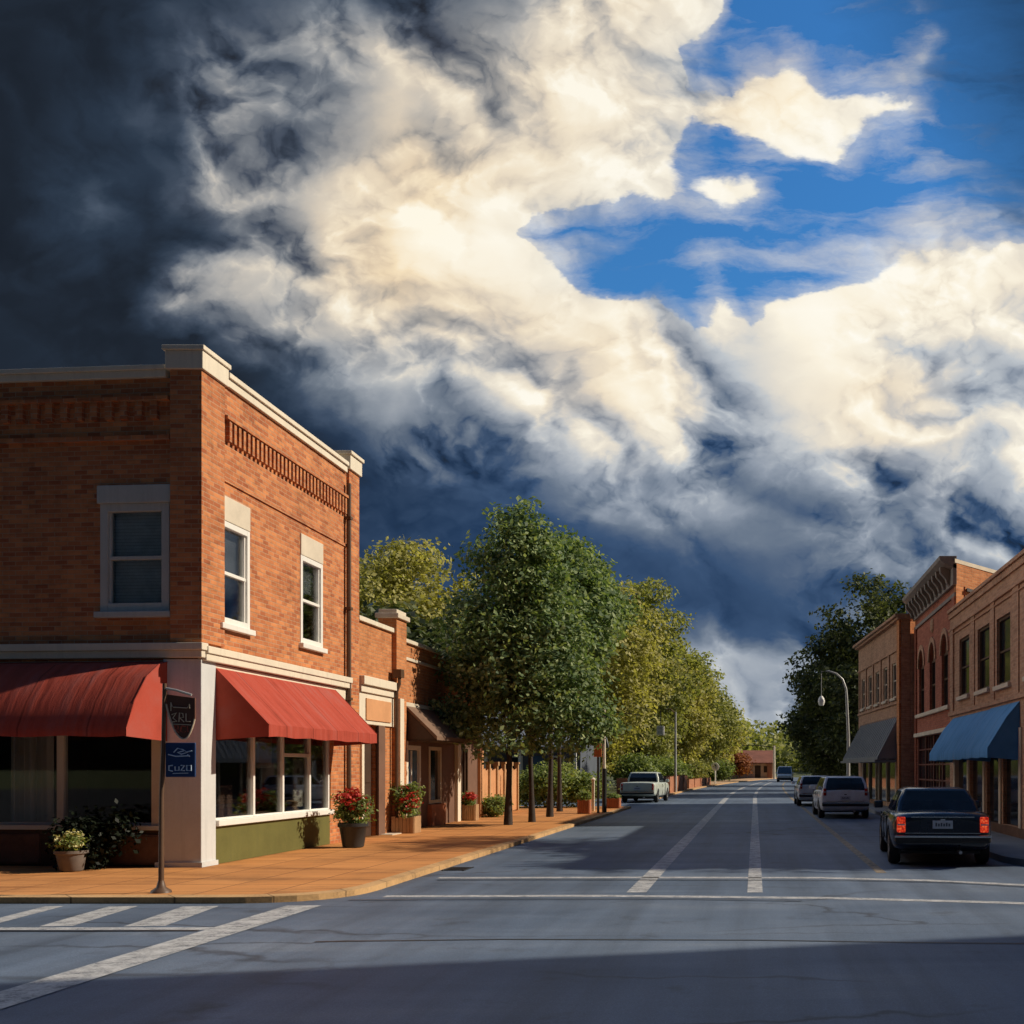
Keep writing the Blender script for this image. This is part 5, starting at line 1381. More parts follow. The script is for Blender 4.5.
M['sign_brown'] = plain('brown_sign_board', (.115, .045, .028), .55, .25, 5.0)
M['sign_blue'] = plain('blue_sign_board', (.012, .04, .13), .5, .2, 4.0)
M['sign_cream'] = plain('cream_sign_paint', (.62, .50, .36), .5, .12, 8.0)
M['sign_red'] = plain('red_sign_paint', (.48, .09, .05), .5, .12, 8.0)
M['sign_pale'] = plain('pale_blue_sign_paint', (.48, .60, .74), .5, .12, 8.0)
sg = MB().extr(poly, (0, .03, 0)).build('shield_sign', M['sign_brown'], sp_, bevel=.004)
rim = [(x, -.006, z) for x, _, z in sh]
MB().tube([(.075, -.006, 2.45)] + rim, .011, 6).build('rim', M['sign_cream'], sg, smooth=True)
mk = MB()
def strokes(mb, lines, ox, oz, s, r, y=-.006, m=0):
    for ln in lines: mb.tube([(ox + x * s, y, oz + z * s) for x, z in ln], r, 5, m)
strokes(mk, [[(0, .2), (0, .9), (.1, .55)], [(.2, .5), (1.3, .44)], [(1.35, .45), (1.5, .75), (1.55, .4)]], .13, 2.33, .16, .006)
strokes(mk, [[(0, .6), (.35, .75), (.1, .35), (.4, .1), (.05, .05)], [(.55, .05), (.6, .75), (.85, .7), (.9, .4), (.6, .4), (.95, .05)], [(1.1, .7), (1.1, .1), (1.45, .08)]], .14, 2.21, .17, .007)
strokes(mk, [[(.05, -.05), (1.55, -.12)]], .13, 2.2, .17, .005)
strokes(mk, [[(.1, .0), (.15, .6), (.4, .55), (.4, .3), (.16, .3), (.45, 0)], [(.65, .5), (.6, .1), (.9, .0), (1.0, .1)], [(.7, .55), (1.0, .5)], [(1.15, .55), (1.2, .05)]], .16, 2.08, .16, .007, m=1)
mk.build('marks', [M['sign_cream'], M['sign_red']], sg)
bl_ = MB().box(.06, .45, -.012, .016, 1.50, 1.95).build('blue_sign', M['sign_blue'], sp_, bevel=.012)
mk = MB()
strokes(mk, [[(.35, .62), (.6, .88), (.95, .8), (1.25, .62), (.85, .5), (.6, .6), (1.0, .72)], [(1.2, .64), (1.55, .72)], [(0, .48), (.5, .36), (1.4, .40)], [(1.25, .48), (1.4, .35)]], .10, 1.70, .2, .008, -.015)
strokes(mk, [[(.3, .42), (.05, .4), (.05, .1), (.3, .05)], [(.45, .35), (.45, .1), (.7, .1), (.7, .35)], [(.82, .42), (1.05, .42), (.82, .08), (1.08, .08)], [(1.2, .08), (1.2, .42), (1.5, .42), (1.5, .08), (1.2, .1)]], .10, 1.57, .2, .009, -.015)
strokes(mk, [[(.2, 0), (1.2, .02)]], .12, 1.55, .2, .005, -.015)
mk.build('marks', M['sign_pale'], bl_)

# ------------------------------------------------------------------ inside the corner shop
ch = thing('chair', 'brown high-backed chair with a pale box seat just inside the corner shop window', 'chair', (-9.62, 19.95, .14))
MB().box(-.02, .03, -.26, .26, .5, 1.25).build('backrest', M['brown_wall'], ch, bevel=.03)
MB().box(-.0, .45, -.27, .27, .3, .66).build('seat', M['wood'], ch, bevel=.02)
lg = MB()
for a in (.02, .4):
    for b in (-.23, .2): MB().box(a, a + .05, b, b + .05, 0, .3).build('leg', M['dark_brown'], ch)
pc = thing('framed_picture', 'framed tan picture hanging in the corner shop behind the middle pane', 'picture', (-9.85, 22.1, 1.75))
MB().box(-.03, .0, -.33, .33, -.05, .55).build('frame', M['stone'], pc, bevel=.005)
MB().box(.0, .008, -.27, .27, .02, .48).build('canvas', M['peach'], pc)
pl_ = MB().box(-.012, .0, -.02, .02, .55, 1.6); pl_.build('hanger', M['black_metal'], pc)
lp = thing('display_panel', 'bright cream display panel on a stand inside the corner shop', 'display', (-9.55, 23.0, .14))
MB().box(-.02, .02, -.24, .24, .75, 1.75).build('panel', M['cream'], lp, bevel=.01)
mkp = MB()
for z, y, r in ((1.5, -.05, .06), (1.25, .08, .05), (1.05, -.06, .07), (.9, .06, .05)): mkp.lathe([(.001, .03), (r, .028), (r, .02)], (0, y, z), 10, axis='X')
mkp.build('blotches', M['brown_wall'], lp)
MB().tube([(0, 0, 0), (0, 0, .76)], .02, 8).box(-.18, .18, -.2, .2, 0, .03).build('stand', M['black_metal'], lp)
sk = thing('sack', 'slumped brown sack leaning below the cream display panel inside the shop', 'sack', (-9.55, 22.62, .14))
MB().lathe([(.12, 0), (.22, .06), (.26, .3), (.2, .6), (.12, .78), (.16, .86), (.04, .9)], n=18).build('sack_body', M['wood'], sk, smooth=True)
tb = thing('table', 'low dark display table along the corner shop window', 'table', (-10.2, 21.6, .14))
MB().box(-.3, .3, -.9, .9, .62, .68).build('tabletop', M['brown_wall'], tb, bevel=.01)
for a in (-.27, .22):
    for b in (-.85, .8): MB().box(a, a + .05, b, b + .05, 0, .62).build('leg', M['dark_brown'], tb)
cu = thing('curtain', 'gathered grey curtain hanging behind the front shop window at the edge of view', 'curtain', (-12.5, 19.0, .3))
cm = MB(); n = 24
A = [(-.35 + .7 * i / n, .05 * math.sin(i * 1.9), 0) for i in range(n + 1)]
vs_ = [(x, y, z * (1) + zz) for zz in (0.0, 2.4) for x, y, z in A]
cm.add(vs_, [(i, i + 1, n + 2 + i, n + 1 + i) for i in range(n)])
vs2 = [(x, y + .015, z) for x, y, z in vs_]; cm.add(vs2, [(n + 1 + i, n + 2 + i, i + 1, i) for i in range(n)])
cm.build('cloth', M['grey_paint'], cu, smooth=True)

# ------------------------------------------------------------------ poles and street furniture, left side
p1 = thing('signal_pole', 'slim pole, dark below and pale above, with a thin arm at the driveway', 'pole', (-5.48, 40.0, .08))
MB().tube([(0, 0, 0), (0, 0, 1.6)], .085, 10).build('lower_sleeve', M['black_metal'], p1, smooth=True)
MB().tube([(0, 0, 1.6), (0, 0, 3.9)], [.055, .04], 10).build('shaft', M['cream'], p1, smooth=True)
MB().tube([(0, 0, 3.55), (.4, 0, 3.63), (.9, 0, 3.61), (1.3, 0, 3.54)], [.025, .02, .018, .012], 6).build('arm', M['black_metal'], p1, smooth=True)
p2 = thing('street_sign', 'small orange sign board on its own dark post beside the slim pole', 'sign', (-5.66, 39.7, .08))
MB().tube([(0, 0, 0), (0, 0, 2.56)], .045, 8).build('post', M['black_metal'], p2, smooth=True)
MB().box(-.15, .13, -.09, -.05, 2.02, 2.52).build('board', plain('orange_sign', (.60, .20, .07), .5, .15, 4), p2, bevel=.01)
p3 = thing('post', 'short pale wooden post between the two terracotta boxes', 'post', (-6.06, 41.2, .08))
MB().box(-.05, .05, -.05, .05, 0, 1.15).build('shaft', M['cream'], p3, bevel=.01)
MB().lathe([(.08, 1.15), (.09, 1.2), (.02, 1.27)], n=10).build('cap', M['cream'], p3, smooth=True)
lm = thing('street_lamp', 'tall pale lamp pole behind the red fence with a white box lantern on its arm', 'street lamp', (-5.35, 74, .08))
MB().tube([(0, 0, 0), (0, 0, 5.4)], [.10, .07], 10).build('pole', M['steel'], lm, smooth=True)
MB().tube([(0, 0, 5.3), (-.35, 0, 5.6), (-1.05, 0, 5.5)], [.05, .04, .03], 8).build('arm', M['brown_metal'], lm, smooth=True)
lt = MB().box(-1.26, -.76, -.22, .22, 3.82, 4.46)
lto = lt.build('lantern', M['white'], lm, bevel=.04)
MB().tube([(-1.01, 0, 4.46), (-1.01, 0, 5.5)], .025, 6).build('hanger', M['black_metal'], lto)
MB().box(-1.18, -.84, -.235, -.22, 3.92, 4.12).box(-1.18, -.84, -.235, -.22, 4.2, 4.38).build('lantern_glass', M['grey_paint'], lto)
sgn = thing('road_sign', 'small white round sign with a dark mark on a white post at the bend', 'sign', (-4.15, 115, .08))
MB().tube([(0, 0, 0), (0, 0, 1.6)], .07, 8).build('post', M['white'], sgn, smooth=True)
MB().lathe([(.01, 0), (.40, .0), (.42, .03), (.40, .06), (.01, .06)], n=20).build('disc', M['white'], sgn, T(0, -.1, 1.75) @ Matrix.Rotation(R(90), 4, 'X'))
MB().box(-.22, .1, -.2, -.17, 1.88, 1.95).box(.03, .1, -.2, -.17, 1.55, 1.88).box(-.2, -.12, -.2, -.17, 1.7, 1.88).build('mark', M['black_metal'], sgn)

def fence_line(label, ys, xoff, h, m, name='wooden_fence'):
    f = thing(name, label, 'fence', (left_edge(ys[0]) + xoff, ys[0], .02))
    x0, y0 = left_edge(ys[0]) + xoff, ys[0]
    for a, b in zip(ys[:-1], ys[1:]):
        xa, xb = left_edge(a) + xoff - x0, left_edge(b) + xoff - x0
        L = math.hypot(xb - xa, b - a); ang = math.atan2(b - a, xb - xa)
        mx = T(xa, a - y0) @ Matrix.Rotation(ang, 4, 'Z')
        pb = MB(); k = int(L / .17)
        for j in range(k): pb.box(.07 + j * .17, .07 + j * .17 + .15, -.015, .015, .06, h + .02 * ((j * 7) % 3))
        pb.box(.05, L - .02, .016, .06, .3, .38); pb.box(.05, L - .02, .016, .06, h - .3, h - .22)
        pb.build('fence_panel', M[m], f, mx)
        MB().box(-.06, .06, -.07, .07, 0, h + .1).build('fence_post', M[m], f, mx)
    return f
ff = fence_line('red-brown timber board fence along the road past the pickup', [63.5, 67, 70.5, 74, 77.5, 81, 84.5], -.35, 1.1, 'redwood')
# the short return of the fence that faces the driveway
MB().box(-2.4, -.05, -.02, .02, .06, 1.1).build('return_panel', M['redwood'], ff)
fence_line('low red-brown timber fence farther along the bend', [87, 92, 97, 102, 107], -.5, .75, 'redwood')

# ------------------------------------------------------------------ curved lamp across the street
rl = thing('street_lamp', 'tall grey street lamp with a curved arm and hanging white globe before the dark trees', 'street lamp', (4.92, 58, .12))
MB().tube([(0, 0, 0), (0, 0, 3.2), (-.08, 0, 5.2), (-.12, 0, 5.75), (-.3, 0, 6.25), (-.62, 0, 6.55), (-1.05, 0, 6.7), (-1.42, 0, 6.66)], [.11, .085, .07, .062, .055, .05, .042, .036], 10).build('pole', M['steel'], rl, smooth=True)
MB().lathe([(.2, 0), (.2, .25), (.11, .4)], n=12).build('base', M['steel'], rl)
go = MB().lathe([(.01, -.24), (.12, -.22), (.16, -.12), (.185, .0), (.15, .14), (.1, .22), (.06, .28)], (-1.42, 0, 5.1), 16).build('globe', M['white'], rl, smooth=True)
MB().tube([(-1.42, 0, 5.36), (-1.42, 0, 6.66)], .02, 6).build('hanger', M['steel'], go)
fp = thing('utility_pole', 'distant pale pole standing beside the white van at the bend', 'pole', (3.0, 172, 0))
MB().tube([(0, 0, 0), (0, 0, 5.2)], [.22, .16], 8).build('shaft', M['cream'], fp, smooth=True)
MB().tube([(0, 0, 4.9), (-3, 0, 5.3), (-6, 0, 5.15)], .06, 6).build('arm', M['black_metal'], fp, smooth=True)

# ------------------------------------------------------------------ distant houses
hs = thing('house', 'pale low house with a rusty red roof where the street bends', 'house', (-.6, 176, 0))
MB().box(-4.2, 3.4, 0, 9, 0, 2.6).build('wall', plain('pale_house_wall', (.62, .45, .32), .8, .25, .6), hs)
rf = MB(); rf.extr([(-4.6, -.7, 2.55), (-4.6, 4.5, 4.6), (-4.6, 9.6, 2.55), (-4.6, 9.6, 2.4), (-4.6, 4.5, 4.4), (-4.6, -.7, 2.4)], (8.4, 0, 0))
rfo = rf.build('roof', plain('rusty_roof', (.22, .085, .055), .8, .3, .8), hs)
MB().box(-3.4, -2.5, 3.6, 4.6, 4.0, 5.9).build('chimney', M['terracotta'], rfo)
for u, w, z0, z1 in ((-3.2, .8, 1.0, 2.0), (-1.2, .8, 1.0, 2.0), (.6, .9, .05, 2.1), (2.0, .8, 1.0, 2.0)):
    wo_ = MB().box(u, u + w, -.05, .03, z0, z1).build('window' if z0 > .5 else 'door', M['dark_brown'], hs)
MB().box(2.55, 3.3, -.5, .0, 0, 2.5).build('porch_post', M['redwood'], hs)
hg = thing('house', 'orange-roofed gabled house peeking between the yellow trees at the bend', 'house', (-4.6, 184, 0))
MB().box(-2.2, 2.2, 0, 6, 0, 3.6).extr([(-2.2, 0, 3.6), (2.2, 0, 3.6), (0, 0, 5.6)], (0, 6, 0)).build('wall', plain('rust_house_wall', (.40, .17, .09), .8, .3, .6), hg)
MB().extr([(-2.6, -.3, 3.35), (0, -.3, 5.75), (0, -.3, 5.95), (-2.75, -.3, 3.45)], (0, 6.6, 0)).extr([(2.6, -.3, 3.35), (0, -.3, 5.75), (0, -.3, 5.95), (2.75, -.3, 3.45)], (0, 6.6, 0)).build('roof', rfo.data.materials[0], hg)
MB().box(-.5, .5, -.04, .02, 1.2, 2.6).build('window', M['white'], hg)

gh = thing('house', 'shaded grey-blue house with a pale porch behind the street maples', 'house', (-13.2, 63, 0))
M['greyhouse'] = plain('grey_blue_siding', (.085, .10, .125), .8, .2, 1.0)
MB().box(-4, 3.2, 0, 8, 0, 3.4).build('wall', M['greyhouse'], gh)
MB().extr([(-4.5, -1.9, 2.9), (-4.5, 4, 5.4), (-4.5, 8.5, 3.2), (-4.5, 8.5, 3.0), (-4.5, 4, 5.15), (-4.5, -1.9, 2.72)], (8.2, 0, 0)).build('roof', M['grey_metal'], gh)
for x in (-3.8, -1.9, 0, 1.8, 3.1): MB().box(x, x + .14, -1.7, -1.56, .3, 2.8).build('porch_post', M['white'], gh)
MB().box(-4.2, 3.4, -1.8, 0, 0, .3).build('porch_floor', M['greyhouse'], gh)
for x in (-3, -1, 1.4):
    f = MB().box(x, x + .9, -.06, .02, .9, 2.4).build('window', M['white'], gh); MB().box(x + .1, x + .8, -.08, -.05, 1.0, 2.3).build('pane', M['dglass'], f)
MB().box(.35, 1.15, -.05, .02, .3, 2.4).build('door', M['bluedoor'], gh)
# ------------------------------------------------------------------ cars (rear at y=0, forward is +y)
def car_paint(name, c, rough=.3, metal=.25):
    m, nt, b = new_mat(name)
    co = objco(nt)
    n = noisen(nt, co, 2.5, 5, .6); n2 = noisen(nt, co, 60, 2, .6)
    v = mathn(nt, 'ADD', mathn(nt, 'MULTIPLY', n, .8), mathn(nt, 'MULTIPLY', n2, .2))
    nt.links.new(ramp(nt, v, [(.3, tuple(x * .78 for x in c)), (.7, tuple(min(1, x * 1.12) for x in c))]), b.inputs['Base Color'])
    nt.links.new(ramp(nt, n, [(.3, (rough * .8,) * 3), (.7, (rough * 1.5,) * 3)]), b.inputs['Roughness'])
    b.inputs['Metallic'].default_value = metal
    b.inputs['Coat Weight'].default_value = .6; b.inputs['Coat Roughness'].default_value = .08
    return m
M['tyre'] = plain('tyre_rubber', (.018, .018, .018), .85, .3, 8)
M['rim'] = plain('alloy_rim', (.42, .42, .43), .35, .15, 8, metal=.7)
M['chrome'] = plain('bright_trim', (.62, .63, .64), .22, .08, 6, metal=.9, bmp=0)
M['plastic'] = plain('black_trim', (.022, .022, .024), .55, .25, 8)
M['cglass'] = darkglass('car_glass', (.012, .016, .022), .05)
M['tail_on'] = emit_mat('lit_tail_lamp', (1.0, .07, .02), .75, (.45, .02, .01))
def tail_mat():
    m, nt, b = new_mat('lit_tail_lamp')
    co = objco(nt)
    v = nt.nodes.new('ShaderNodeTexVoronoi'); v.inputs['Scale'].default_value = 26; nt.links.new(co, v.inputs['Vector'])
    n = noisen(nt, co, 9, 3, .6)
    col = ramp(nt, mathn(nt, 'ADD', mathn(nt, 'MULTIPLY', v.outputs['Distance'], .6), mathn(nt, 'MULTIPLY', n, .5)), [(.25, (1.0, .30, .10)), (.45, (.95, .07, .02)), (.7, (.35, .012, .006))])
    nt.links.new(col, b.inputs['Emission Color']); b.inputs['Emission Strength'].default_value = .62
    b.inputs['Base Color'].default_value = (.3, .015, .01, 1); b.inputs['Roughness'].default_value = .15
    return m
M['tail_on'] = tail_mat()
M['tail_off'] = plain('red_lens', (.30, .02, .015), .25, .15, 9, bmp=0)
M['lamp'] = plain('clear_lens', (.60, .62, .62), .15, .1, 9, bmp=0)
M['plate'] = plain('number_plate', (.50, .54, .60), .45, .1, 20)

def loft(stations, W, zmidf=.48):
    """half section swept along y; stations (y, zb, zt, w)"""
    rings = []
    for y, zb, zt, w in stations:
        h = zt - zb; x = W / 2 * w
        half = [(0, zb), (.72 * x, zb), (.90 * x, zb + .03 * h), (.965 * x, zb + .14 * h), (x, zb + zmidf * h), (.992 * x, zt - .2 * h), (.95 * x, zt - .05 * h), (.84 * x, zt), (.45 * x, zt + .018), (0, zt + .024)]
        ring = half + [(-a, b) for a, b in reversed(half[1:-1])]
        rings.append([(a, y, b) for a, b in ring])
    n = len(rings[0]); mb = MB()
    vs_ = [p for r in rings for p in r]
    fs = []
    for i in range(len(rings) - 1):
        for j in range(n): fs.append((i * n + j, i * n + (j + 1) % n, (i + 1) * n + (j + 1) % n, (i + 1) * n + j))
    for base in (0, (len(rings) - 1) * n):      # end caps, stitched left to right
        for j in range(0, n // 2 - 0):
            a, b = j, j + 1; c, d = (n - j - 1) % n, (n - j) % n
            if j == 0: fs.append((base + 0, base + 1, base + n - 1))
            elif j == n // 2 - 1: fs.append((base + a, base + b, base + (n - j) % n))
            else: fs.append((base + a, base + b, base + n - j - 1, base + n - j))
    return mb.add(vs_, fs)

def lerp3(a, b, t): return tuple(a[i] + (b[i] - a[i]) * t for i in range(3))

def car(name, label, cat, loc, rz, paint, style='sedan', L=4.6, W=1.78, H=1.36, lamps='tail_off', group=None, bumper='chrome', plate=True, rack=False):
    root = thing(name, label, cat, loc, rz, group)
    wr = .32
    if style == 'sedan':
        S = [(0, .40, .84, .86), (.06, .34, .90, .93), (.25, .25, .935, .965), (.9, .21, .95, 1), (1.7, .2, .93, 1), (3.0, .2, .91, 1), (3.8, .21, .86, .99), (4.35, .25, .76, .94), (4.55, .34, .66, .86)]
        cab = dict(zb=.90, zt=H - .035, r0=.72, f0=3.15, r1=1.28, f1=2.45, wb=.86, wt=.66)
    elif style == 'wagon':
        S = [(0, .42, .90, .88), (.05, .34, .96, .95), (.2, .25, .97, .98), (.9, .21, .97, 1), (1.7, .2, .95, 1), (3.0, .2, .93, 1), (3.7, .22, .90, .99), (4.1, .26, .80, .94), (4.3, .36, .68, .86)]
        cab = dict(zb=.93, zt=H - .03, r0=.05, f0=3.05, r1=.34, f1=2.3, wb=.90, wt=.74)
    elif style == 'pickup':
        S = [(0, .5, .95, .9), (.05, .45, 1.0, .96), (.2, .32, 1.0, .98), (.9, .28, 1.0, 1), (1.7, .27, 1.0, 1), (3.0, .26, 1.0, 1), (4.0, .27, .98, .99), (4.6, .3, .92, .95), (4.8, .42, .8, .88)]
        cab = dict(zb=.96, zt=H - .03, r0=1.55, f0=3.6, r1=1.78, f1=2.9, wb=.90, wt=.76)
    else:                # van
        S = [(0, .4, 1.0, .93), (.05, .3, 1.04, .97), (.3, .24, 1.05, 1), (.9, .22, 1.05, 1), (1.7, .22, 1.05, 1), (3.0, .22, 1.05, 1), (4.0, .24, 1.0, .99), (4.5, .28, .9, .95), (4.7, .4, .75, .88)]
        cab = dict(zb=1.0, zt=H - .04, r0=.06, f0=4.2, r1=.14, f1=3.35, wb=.95, wt=.82)
    k = L / S[-1][0]
    S = [(y * k, a, b, w) for y, a, b, w in S]
    for q in ('r0', 'f0', 'r1', 'f1'): cab[q] *= k
    body = loft(S, W)
    bo = body.build('body', paint, root, smooth=True)
    bo.modifiers.new('s', 'SUBSURF').levels = 2; bo.modifiers['s'].render_levels = 2
    # wheel arches
    wy = [.185 * L, .80 * L]
    cutters = []
    for y in wy:
        c = MB().lathe([(wr + .055, -W), (wr + .055, W)], (0, y, wr), 24, axis='X')
        co = c.build('arch', M['plastic'], None)
        cutters.append(co)
        md = bo.modifiers.new('b', 'BOOLEAN'); md.object = co; md.operation = 'DIFFERENCE'; md.solver = 'EXACT'
        co.matrix_world = Matrix.Translation(loc) @ Matrix.Rotation(R(rz), 4, 'Z')
    bake(bo)
    for c in cutters:
        me = c.data; bpy.data.objects.remove(c); bpy.data.meshes.remove(me)
    try: bo.data.set_sharp_from_angle(angle=R(35))
    except Exception: pass
    # inner wells and floor so nothing shows through the arches
    MB().box(-W * .40, W * .40, .12 * L, .9 * L, .2, .8).build('underbody', M['plastic'], root)
    # cabin
    wb, wt = W / 2 * cab['wb'], W / 2 * cab['wt']
    zb, zt = cab['zb'], cab['zt']
    bl4 = [(-wb, cab['r0'], zb), (wb, cab['r0'], zb), (wb, cab['f0'], zb - .02), (-wb, cab['f0'], zb - .02)]
    tp4 = [(-wt, cab['r1'], zt), (wt, cab['r1'], zt), (wt, cab['f1'], zt), (-wt, cab['f1'], zt)]
    c = MB()
    mid = [lerp3(a, b, .5) for a, b in zip(bl4, tp4)]
    mid = [(x * 1.03, y - .02 * (1 if i < 2 else -1), z) for i, (x, y, z) in enumerate(mid)]
    ins = [(x * .8, y + (.16 if i < 2 else -.16), H) for i, (x, y, z) in enumerate(tp4)]
    low = [(x, y, z - .1) for x, y, z in bl4]
    vs_ = low + mid + tp4 + ins
    fs = [(0, 1, 2, 3)]
    for l in range(3):
        for j in range(4): fs.append((4 * l + j, 4 * l + (j + 1) % 4, 4 * l + 4 + (j + 1) % 4, 4 * l + 4 + j))
    fs.append((12, 13, 14, 15))
    c.add(vs_, fs)
    cabo = c.build('cabin', paint, root, smooth=True, bevel=.045, seg=3)
    def pane(nm, a, b, c_, d, out, shrink=(.1, .1, .1, .12), t=.012):
        # a,b bottom left/right; d,c top
        l, r_, bo_, to = shrink
        def P(u, v):
            lo = lerp3(a, b, u); hi = lerp3(d, c_, u); return Vector(lerp3(lo, hi, v))
        q = [P(l, bo_), P(1 - r_, bo_), P(1 - r_, 1 - to), P(l, 1 - to)]
        nrm = (q[1] - q[0]).cross(q[3] - q[0]).normalized()
        if nrm.dot(Vector(out)) < 0: nrm = -nrm
        mb = MB().extr([p + nrm * .002 for p in q], nrm * t)
        return mb.build(nm, M['cglass'], root)
    B, Tp = mid, tp4
    lowv = [(lerp3(a, b, .06)) for a, b in zip(bl4, mid)]
    # panes run from the belt to the roof rail in two facets joined at the middle ring
    def tall(nm, i, j, out, sh):
        l, r_, bo_, to = sh
        mb = MB()
        rows = [(lerp3(bl4[i], mid[i], bo_), lerp3(bl4[j], mid[j], bo_)), (mid[i], mid[j]), (lerp3(mid[i], tp4[i], 1 - to), lerp3(mid[j], tp4[j], 1 - to))]
        pts = []
        for a, b in rows: pts.append((Vector(lerp3(a, b, l)), Vector(lerp3(a, b, 1 - r_))))
        nr = []
        for s in range(2):
            n_ = (pts[s][1] - pts[s][0]).cross(pts[s + 1][0] - pts[s][0]).normalized()
            if n_.dot(Vector(out)) < 0: n_ = -n_
            nr.append(n_)
        nn = [nr[0], (nr[0] + nr[1]).normalized(), nr[1]]
        vs_ = []
        for (a, b), n_ in zip(pts, nn): vs_ += [a + n_ * .014, b + n_ * .014, a - n_ * .02, b - n_ * .02]
        fs = []
        for s in range(2):
            o = 4 * s
            fs += [(o, o + 1, o + 5, o + 4), (o + 2, o + 6, o + 7, o + 3), (o, o + 4, o + 6, o + 2), (o + 1, o + 3, o + 7, o + 5)]
        fs += [(0, 2, 3, 1), (8, 9, 11, 10)]
        mb.add(vs_, fs)
        return mb.build(nm, M['cglass'], root)
    tall('rear_window', 0, 1, (0, -1, .3), (.07, .07, .16, .14))
    tall('windscreen', 2, 3, (0, 1, .3), (.05, .05, .1, .12))
    for (i, j, s) in ((3, 0, -1), (1, 2, 1)):
        if style == 'pickup': cuts = [(.08, .12)]
        elif style == 'van': cuts = [(.06, .70), (.38, .36), (.70, .08)]
        elif style == 'wagon': cuts = [(.05, .74), (.30, .40), (.64, .12)]
        else: cuts = [(.16, .54), (.50, .14)]
        for a, b in cuts:
            if s < 0: tall('side_window', i, j, (s, 0, .2), (b, a, .14, .16))
            else: tall('side_window', i, j, (s, 0, .2), (a, b, .14, .16))
    # wheels
    for y in wy:
        for s in (-1, 1):
            x = s * (W / 2 - .115)
            w = MB().lathe([(wr * .55, -.09), (wr * .9, -.1), (wr, -.06), (wr, .06), (wr * .9, .1), (wr * .55, .09)], (x, y, wr), 24, axis='X').build('wheel', M['tyre'], root, smooth=True)
            r_ = MB().lathe([(.02, s * .085), (wr * .2, s * .09), (wr * .24, s * .07), (wr * .5, s * .06), (wr * .58, s * .092), (wr * .58, -s * .05)], (x, y, wr), 18, axis='X')
            for q in range(5):
                t = q * 2 * math.pi / 5
                r_.tube([(x + s * .07, y, wr), (x + s * .075, y + math.cos(t) * wr * .55, wr + math.sin(t) * wr * .55)], .022, 5)
            r_.build('rim', M['rim'], w, smooth=True)
    zt_r = S[1][2]; zb_r = S[1][1]
    wl = W * .43
    # rear furniture
    if style == 'wagon' or style == 'van':
        tl = (.78, 1.02, wl - .10, wl + .0)
    elif style == 'pickup':
        tl = (.62, .93, wl - .06, wl + .02)
    else: tl = (.60, .865, wl - .135, wl + .01)
    for s in (-1, 1):
        a, b = sorted((s * tl[2], s * tl[3]))
        t_ = MB().box(a, b, -.015, .12, tl[0], tl[1]).build('taillight', M[lamps], root, bevel=.018)
        MB().box(a + .01, b - .01, -.021, -.014, (tl[0] + tl[1]) / 2 - .012, (tl[0] + tl[1]) / 2 + .012).build('lens_bar', M['lamp'], t_)
        MB().box(*sorted((s * W * .28, s * W * .42)), L - .16, L - .03 + .0, .54, .68).build('headlight', M['lamp'], root, bevel=.02)
        mr = MB().box(*sorted((s * (W / 2 - .03), s * (W / 2 + .15))), cab['f0'] - .35 * k, cab['f0'] - .22 * k, zb + .02, zb + .16).build('mirror', paint, root, bevel=.03)
        for y in ((1.55, 2.45) if style != 'pickup' else (2.2,)):
            MB().box(*sorted((s * (W / 2 - .012), s * (W / 2 + .018))), y * k, y * k + .16, .78, .81).build('door_handle', M['chrome'] if bumper == 'chrome' else M['plastic'], root)
    bp = MB().box(-W * .455, W * .455, -.07, .12, .42, .56)
    bpo = bp.build('bumper', M['plastic'] if bumper != 'paint' else paint, root, bevel=.035)
    MB().box(-W * .46, W * .46, -.085, -.05, .515, .55).build('bumper_trim', M['chrome'], bpo, bevel=.006)
    MB().box(-W * .45, W * .45, L - .1, L + .05, .34, .5).build('bumper', M['plastic'], root, bevel=.03)
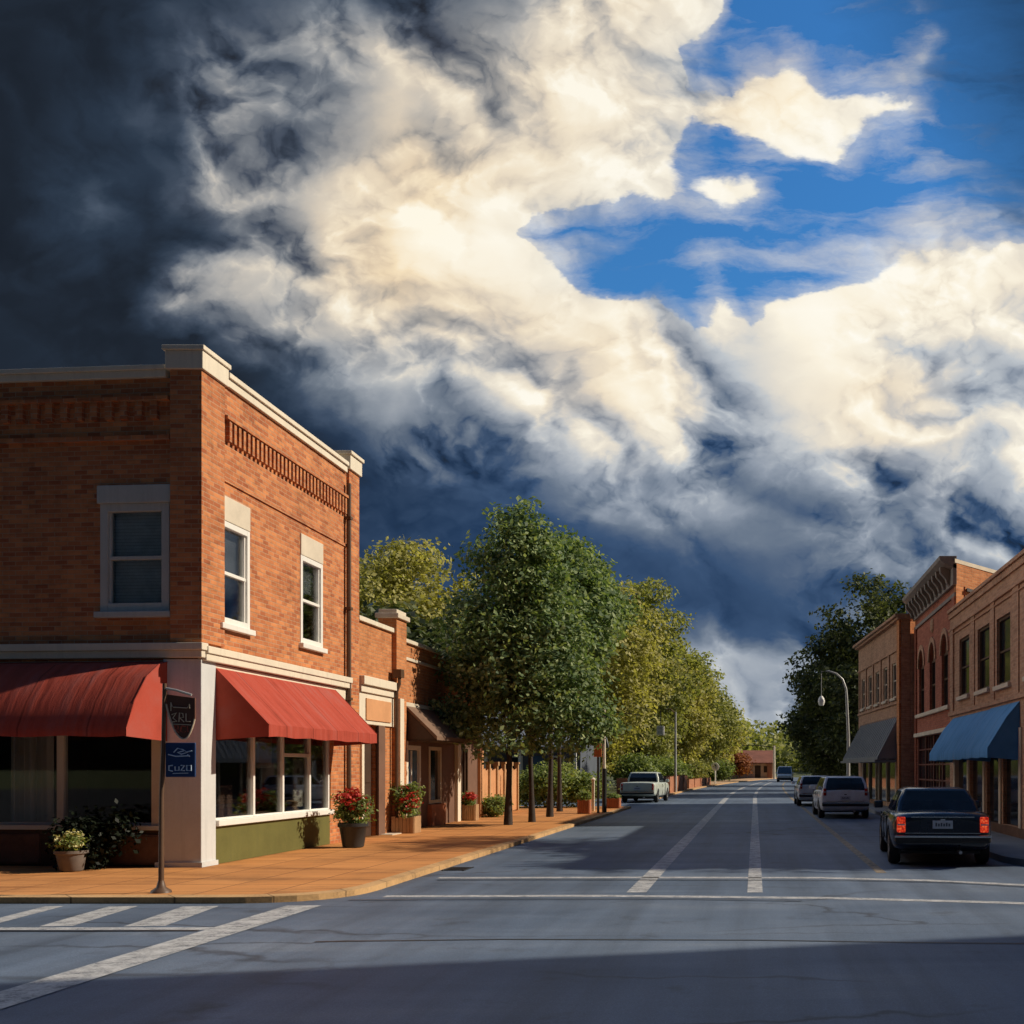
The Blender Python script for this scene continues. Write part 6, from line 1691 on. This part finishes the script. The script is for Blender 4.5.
    if plate:
        zc = .735 if style == 'sedan' else .70
        pp = MB().box(-.17, .17, -.018, .04, zc - .07, zc + .07)
        po = pp.build('number_plate', M['plate'], root, bevel=.006)
        gl = MB()
        for q in range(6): gl.box(-.125 + q * .044, -.125 + q * .044 + .028, -.022, -.017, zc - .03, zc + .03 - .012 * (q % 2))
        gl.build('plate_smudge', M['greyhouse'], po)
    ln = MB()
    if style in ('sedan', 'wagon'):
        ln.box(-W * .36, W * .36, -.012, .05, .585, .592)
        ln.box(-W * .3, W * .3, -.02, .04, tl[1] - .01, tl[1] + .005)
    ln.box(-.04, .04, -.02, .04, .8, .83)
    ln.build('trim', M['chrome'] if style == 'sedan' else M['plastic'], root)
    # door shut lines
    dl = MB()
    for s in (-1, 1):
        for y in (1.25, 2.15, 3.05):
            if style == 'pickup' and y < 1.5: continue
            dl.box(*sorted((s * (W / 2 - .02), s * (W / 2 + .001))), y * k, y * k + .012, .36, zb - .06)
    dl.build('shut_lines', M['plastic'], root)
    MB().tube([(.3, -.02, .26), (.3, .3, .27)], .03, 8).build('exhaust', M['rim'], root)
    return root

car('parked_car', 'dark navy sedan with lit red tail lamps, parked nearest on the shaded side', 'car', (3.2, 18.75, 0), -3.6,
    car_paint('navy_paint', (.010, .016, .032), .22, .2), 'sedan', 4.6, 1.78, 1.34, 'tail_on')
car('parked_car', 'pale blue-white station wagon parked ahead of the dark sedan', 'car', (3.02, 36.7, 0), 1.0,
    car_paint('pale_paint', (.74, .79, .84), .3, .0), 'wagon', 4.4, 1.72, 1.42, 'tail_off')
car('parked_car', 'white hatchback with a dark rear window, ahead of the pale wagon', 'car', (2.72, 48.6, 0), .5,
    car_paint('white_car_paint', (.82, .84, .86), .3, .0), 'wagon', 4.2, 1.7, 1.36, 'tail_off')
vn = car('van', 'distant white van with a dark windscreen at the bend', 'van', (3.9, 139, 0), 176,
    car_paint('van_paint', (.85, .85, .85), .35, .0), 'van', 4.8, 1.95, 1.9, 'tail_off', bumper='black')
car('pickup_truck', 'sage green pickup with a pale side parked in the driveway by the red fence', 'pickup', (-5.72, 53.4, 0), -4,
    car_paint('sage_paint', (.58, .63, .55), .32, .0), 'pickup', 5.0, 1.8, 1.5, 'tail_off')
